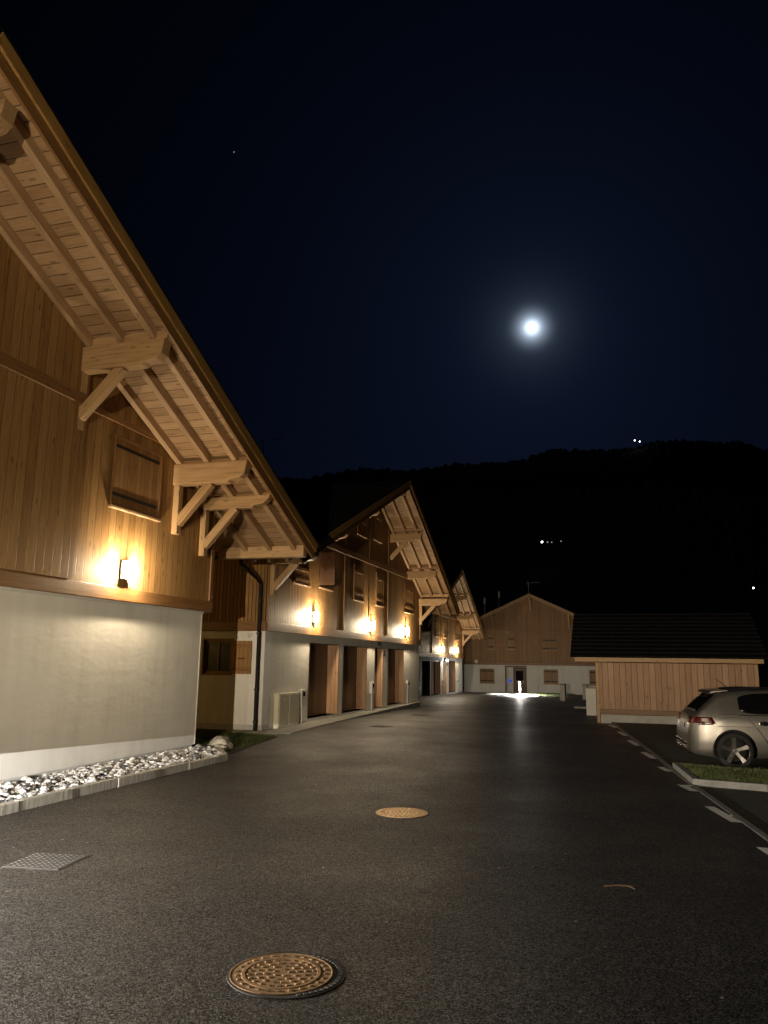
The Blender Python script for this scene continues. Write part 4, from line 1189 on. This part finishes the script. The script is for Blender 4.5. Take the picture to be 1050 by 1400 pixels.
def side_patch(name, poly, mat, sd, off=.005, par=None, nx=14, nz=8):
    """panel following the body side: poly = list of (X, zlow, zhigh) columns"""
    mb = MB(); rws = []
    for (X, z0, z1) in poly:
        rws.append([(X, sd*(Yb(X, z0+(z1-z0)*i/nz)+off), z0+(z1-z0)*i/nz) for i in range(nz+1)])
    n = nz+1
    mb.add([v for r in rws for v in r], [(i*n+j, i*n+j+1, (i+1)*n+j+1, (i+1)*n+j) for i in range(len(rws)-1) for j in range(nz)])
    o = mb.build(name, mat, par or car, smooth=True, recalc=False)
    s = o.modifiers.new('thick', 'SOLIDIFY'); s.thickness = .006; s.offset = 0
    return o
for sd in (-1, 1):
    side_patch('side_window', [(.93,1.09,1.30),(.97,1.05,1.335),(1.05,1.035,1.36),(1.2,1.02,1.385),(1.5,1.015,1.40),(2.0,1.01,1.40),(2.3,1.0,1.375),(2.6,1.0,1.27),(2.85,1.0,1.15),(3.0,1.0,1.04)], M['carglass'], sd)
    for X in (1.82,): side_patch('door_pillar', [(X,1.01,1.405),(X+.06,1.01,1.405)], M['carblack'], sd, .011)
    # window line trim
    side_patch('window_trim', [(.55,.985,.999),(1.0,.988,1.002),(1.6,.985,.999),(3.0,.97,.982)], M['chrome'], sd, .007)
    # tail lamp: wraps from the rear to the flank
    mb = MB(); rws = []
    for q in range(13):
        row = []
        for i in range(5):
            z = .815+.115*i/4
            k = q/12.
            if k < .4:
                y = .46+(Yb(.06, z)-.035-.46)*k/.4; X = Xsil(z)-.012-.0*k
            elif k < .55:
                kk = (k-.4)/.15; y = Yb(.06, z)-.035+.045*kk; X = Xsil(z)-.012+.06*kk
            else:
                kk = (k-.55)/.45; X = Xsil(z)+.048+(.40+.10*(z-.87)/.06*-.6-.05)*kk; y = Yb(X, z)+.008
            row.append((X, sd*y, z+(.012*k)))
        rws.append(row)
    mb.add([v for r in rws for v in r], [(i*5+j, i*5+j+1, (i+1)*5+j+1, (i+1)*5+j) for i in range(12) for j in range(4)])
    tl = mb.build('tail_lamp', M['tail_red'], car, smooth=True, recalc=False)
    sm = tl.modifiers.new('thick', 'SOLIDIFY'); sm.thickness = .012; sm.offset = 0
    side_patch('lens', [(.24,.865,.915),(.30,.862,.92),(.36,.868,.918)], M['tail_clear'], sd, .018, tl)
    side_patch('lamp_base', [(.18,.795,.812),(.30,.79,.83),(.42,.80,.86),(.47,.82,.86)], M['carblack'], sd, .009)
    # door seams, handle, flank crease, rear quarter seam
    dp = [(1.42,.82),(1.38,.72),(1.34,.62)]
    side_patch('door_seam', [(1.02,.985,.99),(1.12,.86,.875),(1.25,.70,.72),(1.42,.42,.45),(1.50,.25,.28)], M['carblack'], sd, .003)
    side_patch('door_seam', [(2.22,.22,.98),(2.228,.22,.98)], M['carblack'], sd, .003)
    side_patch('flank_crease', [(.50,.775,.785),(1.0,.77,.785),(1.6,.765,.782),(2.6,.755,.772),(3.2,.75,.76)], M['carpaint'], sd, .012)
    h_ = side_patch('door_handle', [(1.24,.835,.85),(1.28,.832,.862),(1.42,.836,.866),(1.46,.845,.86)], M['chrome'], sd, .035)
    side_patch('handle_bowl', [(1.27,.81,.885),(1.33,.805,.89),(1.40,.81,.885)], M['carblack'], sd, .003)
    side_patch('sill_trim', [(1.35,.205,.235),(2.2,.205,.235),(3.15,.205,.235)], M['chrome'], sd, .012)
    # wheels
    for wx in WX:
        w = empty('wheel', (0,0,0)); w.parent = car; w.location = (wx, sd*.79, WR)
        MB().lathe([(.262,-.105),(.31,-.11),(.332,-.085),(.335,-.03),(.335,.03),(.332,.085),(.31,.11),(.262,.105)], 40, 'y').build('tyre', M['tyre'], w, smooth=True)
        mb = MB()
        mb.lathe([(.264,-.09),(.256,-.108),(.246,-.10),(.246,.10),(.256,.108),(.264,.09)], 40, 'y')
        mb.lathe([(.001,sd*.07),(.05,sd*.068),(.06,sd*.04)], 20, 'y')
        for q in range(5):
            a = 2*math.pi*q/5+.35
            for spl in (-1, 1):
                pts = []
                for (rr, ww, yy) in ((.04,.030,.070),(.14,.028,.080),(.25,.042,.096)):
                    pts.append((rr, ww, yy))
                top = []; 
                for (rr, ww, yy) in pts:
                    for e in (-1, 1):
                        ca, sa = math.cos(a), math.sin(a)
                        top.append((rr*ca-e*ww*sa, sd*yy, rr*sa+e*ww*ca))
                bot = [(x, y-sd*.03, z) for x, y, z in top]
                if spl == 1: mb.add(top+bot, [(0,1,3,2),(2,3,5,4),(6,8,9,7),(8,10,11,9),(0,2,8,6),(2,4,10,8),(1,7,9,3),(3,9,11,5)])
        mb.build('rim', M['alloy'], w)
        MB().lathe([(.001,sd*.0),(.2,sd*.0),(.21,sd*.01)], 24, 'y').build('brake_disc', M['carblack'], w)
def rear_patch(name, z0, z1, y0, y1, mat, off=.006, taper=0.0, nz=6, ny=8):
    mb = MB(); rws = []
    for i in range(nz+1):
        z = z0+(z1-z0)*i/nz; X = Xsil(z)-off
        a, b = y0+taper*i/nz, y1-taper*i/nz
        rws.append([(X, a+(b-a)*j/ny, z+.006*(off > 0)) for j in range(ny+1)])
    n = ny+1
    mb.add([v for r in rws for v in r], [(i*n+j, i*n+j+1, (i+1)*n+j+1, (i+1)*n+j) for i in range(nz) for j in range(ny)])
    o = mb.build(name, mat, car, smooth=True, recalc=False)
    s = o.modifiers.new('thick', 'SOLIDIFY'); s.thickness = .006; s.offset = 0
    return o
rear_patch('rear_window', 1.03, 1.345, -.70, .70, M['carglass'], .006, .10)
rear_patch('number_plate', .70, .785, -.26, .26, M['plate'], .02)
MB().prism([(.44,1.375),(.50,1.425),(.80,1.445),(.80,1.43)], 1, -.60, .60).build('spoiler', M['carpaint'], car, bevel=.006)
MB().box(-.025,.06,-.62,.62,.40,.46).box(-.012,.04,-.66,.66,.31,.345).build('bumper_trim', M['carblack'], car, bevel=.01)
MB().box(-.035,.02,-.55,.55,.375,.397).build('bumper_strip', M['carpaint'], car, bevel=.006)
for sd in (-1,1): MB().tube([(.02,sd*.50,.265),(.2,sd*.50,.265)], .03, 12).build('exhaust', M['chrome'], car)
MB().tube([(.95,0,1.46),(.70,0,1.66)], [.008,.003], 6).build('aerial', M['carblack'], car)
for sd in (-1,1):
    MB().box(2.75,2.9,sd*.90,sd*1.04,.98,1.10).build('mirror', M['carpaint'], car, bevel=.03)
MB().box(.6,3.9,-.55,.55,.17,.25).build('underbody', M['carblack'], car)
for sd in (-1,1): MB().tube([(.85,sd*.56,1.452),(1.2,sd*.60,1.478),(2.1,sd*.60,1.475),(2.3,sd*.585,1.45)], .014, 8).build('roof_rail', M['carblack'], car)

# ------------------------------------------------------------------ sky, moonlight
w = bpy.data.worlds.new('World'); scn.world = w; w.use_nodes = True
nt = w.node_tree; bg = nt.nodes['Background']
tc = nt.nodes.new('ShaderNodeTexCoord')
sp = N(nt, 'ShaderNodeSeparateXYZ'); L(nt, tc.outputs['Generated'], sp.inputs[0])
md_ = Vector((math.cos(R(MOON_EL))*math.sin(R(MOON_AZ)), math.cos(R(MOON_EL))*math.cos(R(MOON_AZ)), math.sin(R(MOON_EL))))
nrm = N(nt, 'ShaderNodeVectorMath', operation='NORMALIZE'); L(nt, tc.outputs['Generated'], nrm.inputs[0])
dt = N(nt, 'ShaderNodeVectorMath', operation='DOT_PRODUCT'); L(nt, nrm.outputs[0], dt.inputs[0]); dt.inputs[1].default_value = md_
ang = math_node(nt, 'ARCCOSINE', math_node(nt, 'MINIMUM', dt.outputs['Value'], .9999999))
deg = math_node(nt, 'MULTIPLY', ang, 180/math.pi)
def gauss(sig, p=2.0): return math_node(nt, 'EXPONENT', math_node(nt, 'MULTIPLY', math_node(nt, 'POWER', math_node(nt, 'DIVIDE', deg, sig), p), -1.0))
def scaled(f, col):
    n = N(nt, 'ShaderNodeVectorMath', operation='SCALE'); n.inputs[0].default_value = col; L(nt, f, n.inputs['Scale']); return n.outputs[0]
def addv(a, b):
    n = N(nt, 'ShaderNodeVectorMath', operation='ADD'); L(nt, a, n.inputs[0]); L(nt, b, n.inputs[1]); return n.outputs[0]
elev = math_node(nt, 'EXPONENT', math_node(nt, 'MULTIPLY', math_node(nt, 'MAXIMUM', sp.outputs[2], 0.0), -5.5))
c = scaled(elev, (.0025,.0041,.0125))
c = addv(c, scaled(gauss(15, 1.0), (.0040,.0072,.0185)))
c = addv(c, scaled(gauss(.48, 2.0), (1.2,1.4,1.6)))
c = addv(c, scaled(gauss(1.05, 2.6), (.28,.35,.44)))
c = addv(c, scaled(gauss(1.2, 1.0), (.075,.095,.125)))
L(nt, c, bg.inputs['Color']); bg.inputs['Strength'].default_value = 1.0
sl = bpy.data.lights.new('moonlight', 'SUN'); sl.energy = .006; sl.angle = R(.5); sl.color = (.8,.88,1)
so = bpy.data.objects.new('moonlight', sl); COL.objects.link(so)
so.rotation_euler = (-md_).to_track_quat('-Z', 'Y').to_euler()

# ------------------------------------------------------------------ camera
cd = bpy.data.cameras.new('camera'); cam = bpy.data.objects.new('camera', cd); COL.objects.link(cam)
fwd = Vector((-.28723, .93875, .19031)).normalized()
right = Vector((.9569243, .2900138, .0137068)); right = (right-fwd*right.dot(fwd)).normalized()
up = right.cross(fwd)
Mx = Matrix((right, up, -fwd)).transposed().to_4x4(); Mx.translation = (8.63, -14.88, 1.9)
cam.matrix_world = Mx
cd.sensor_fit = 'VERTICAL'; cd.sensor_height = 24; cd.lens = 24*1052/1400
cd.clip_start = .05; cd.clip_end = 9000
scn.camera = cam
scn.view_settings.view_transform = 'Standard'; scn.view_settings.look = 'None'
scn.view_settings.exposure = 0; scn.view_settings.gamma = 1
scn.render.engine = 'CYCLES'
cy = scn.cycles
cy.use_denoising = True
cy.max_bounces = 6; cy.diffuse_bounces = 4; cy.glossy_bounces = 3; cy.transmission_bounces = 2
cy.sample_clamp_indirect = 3; cy.sample_clamp_direct = 0
cy.caustics_reflective = False; cy.caustics_refractive = False
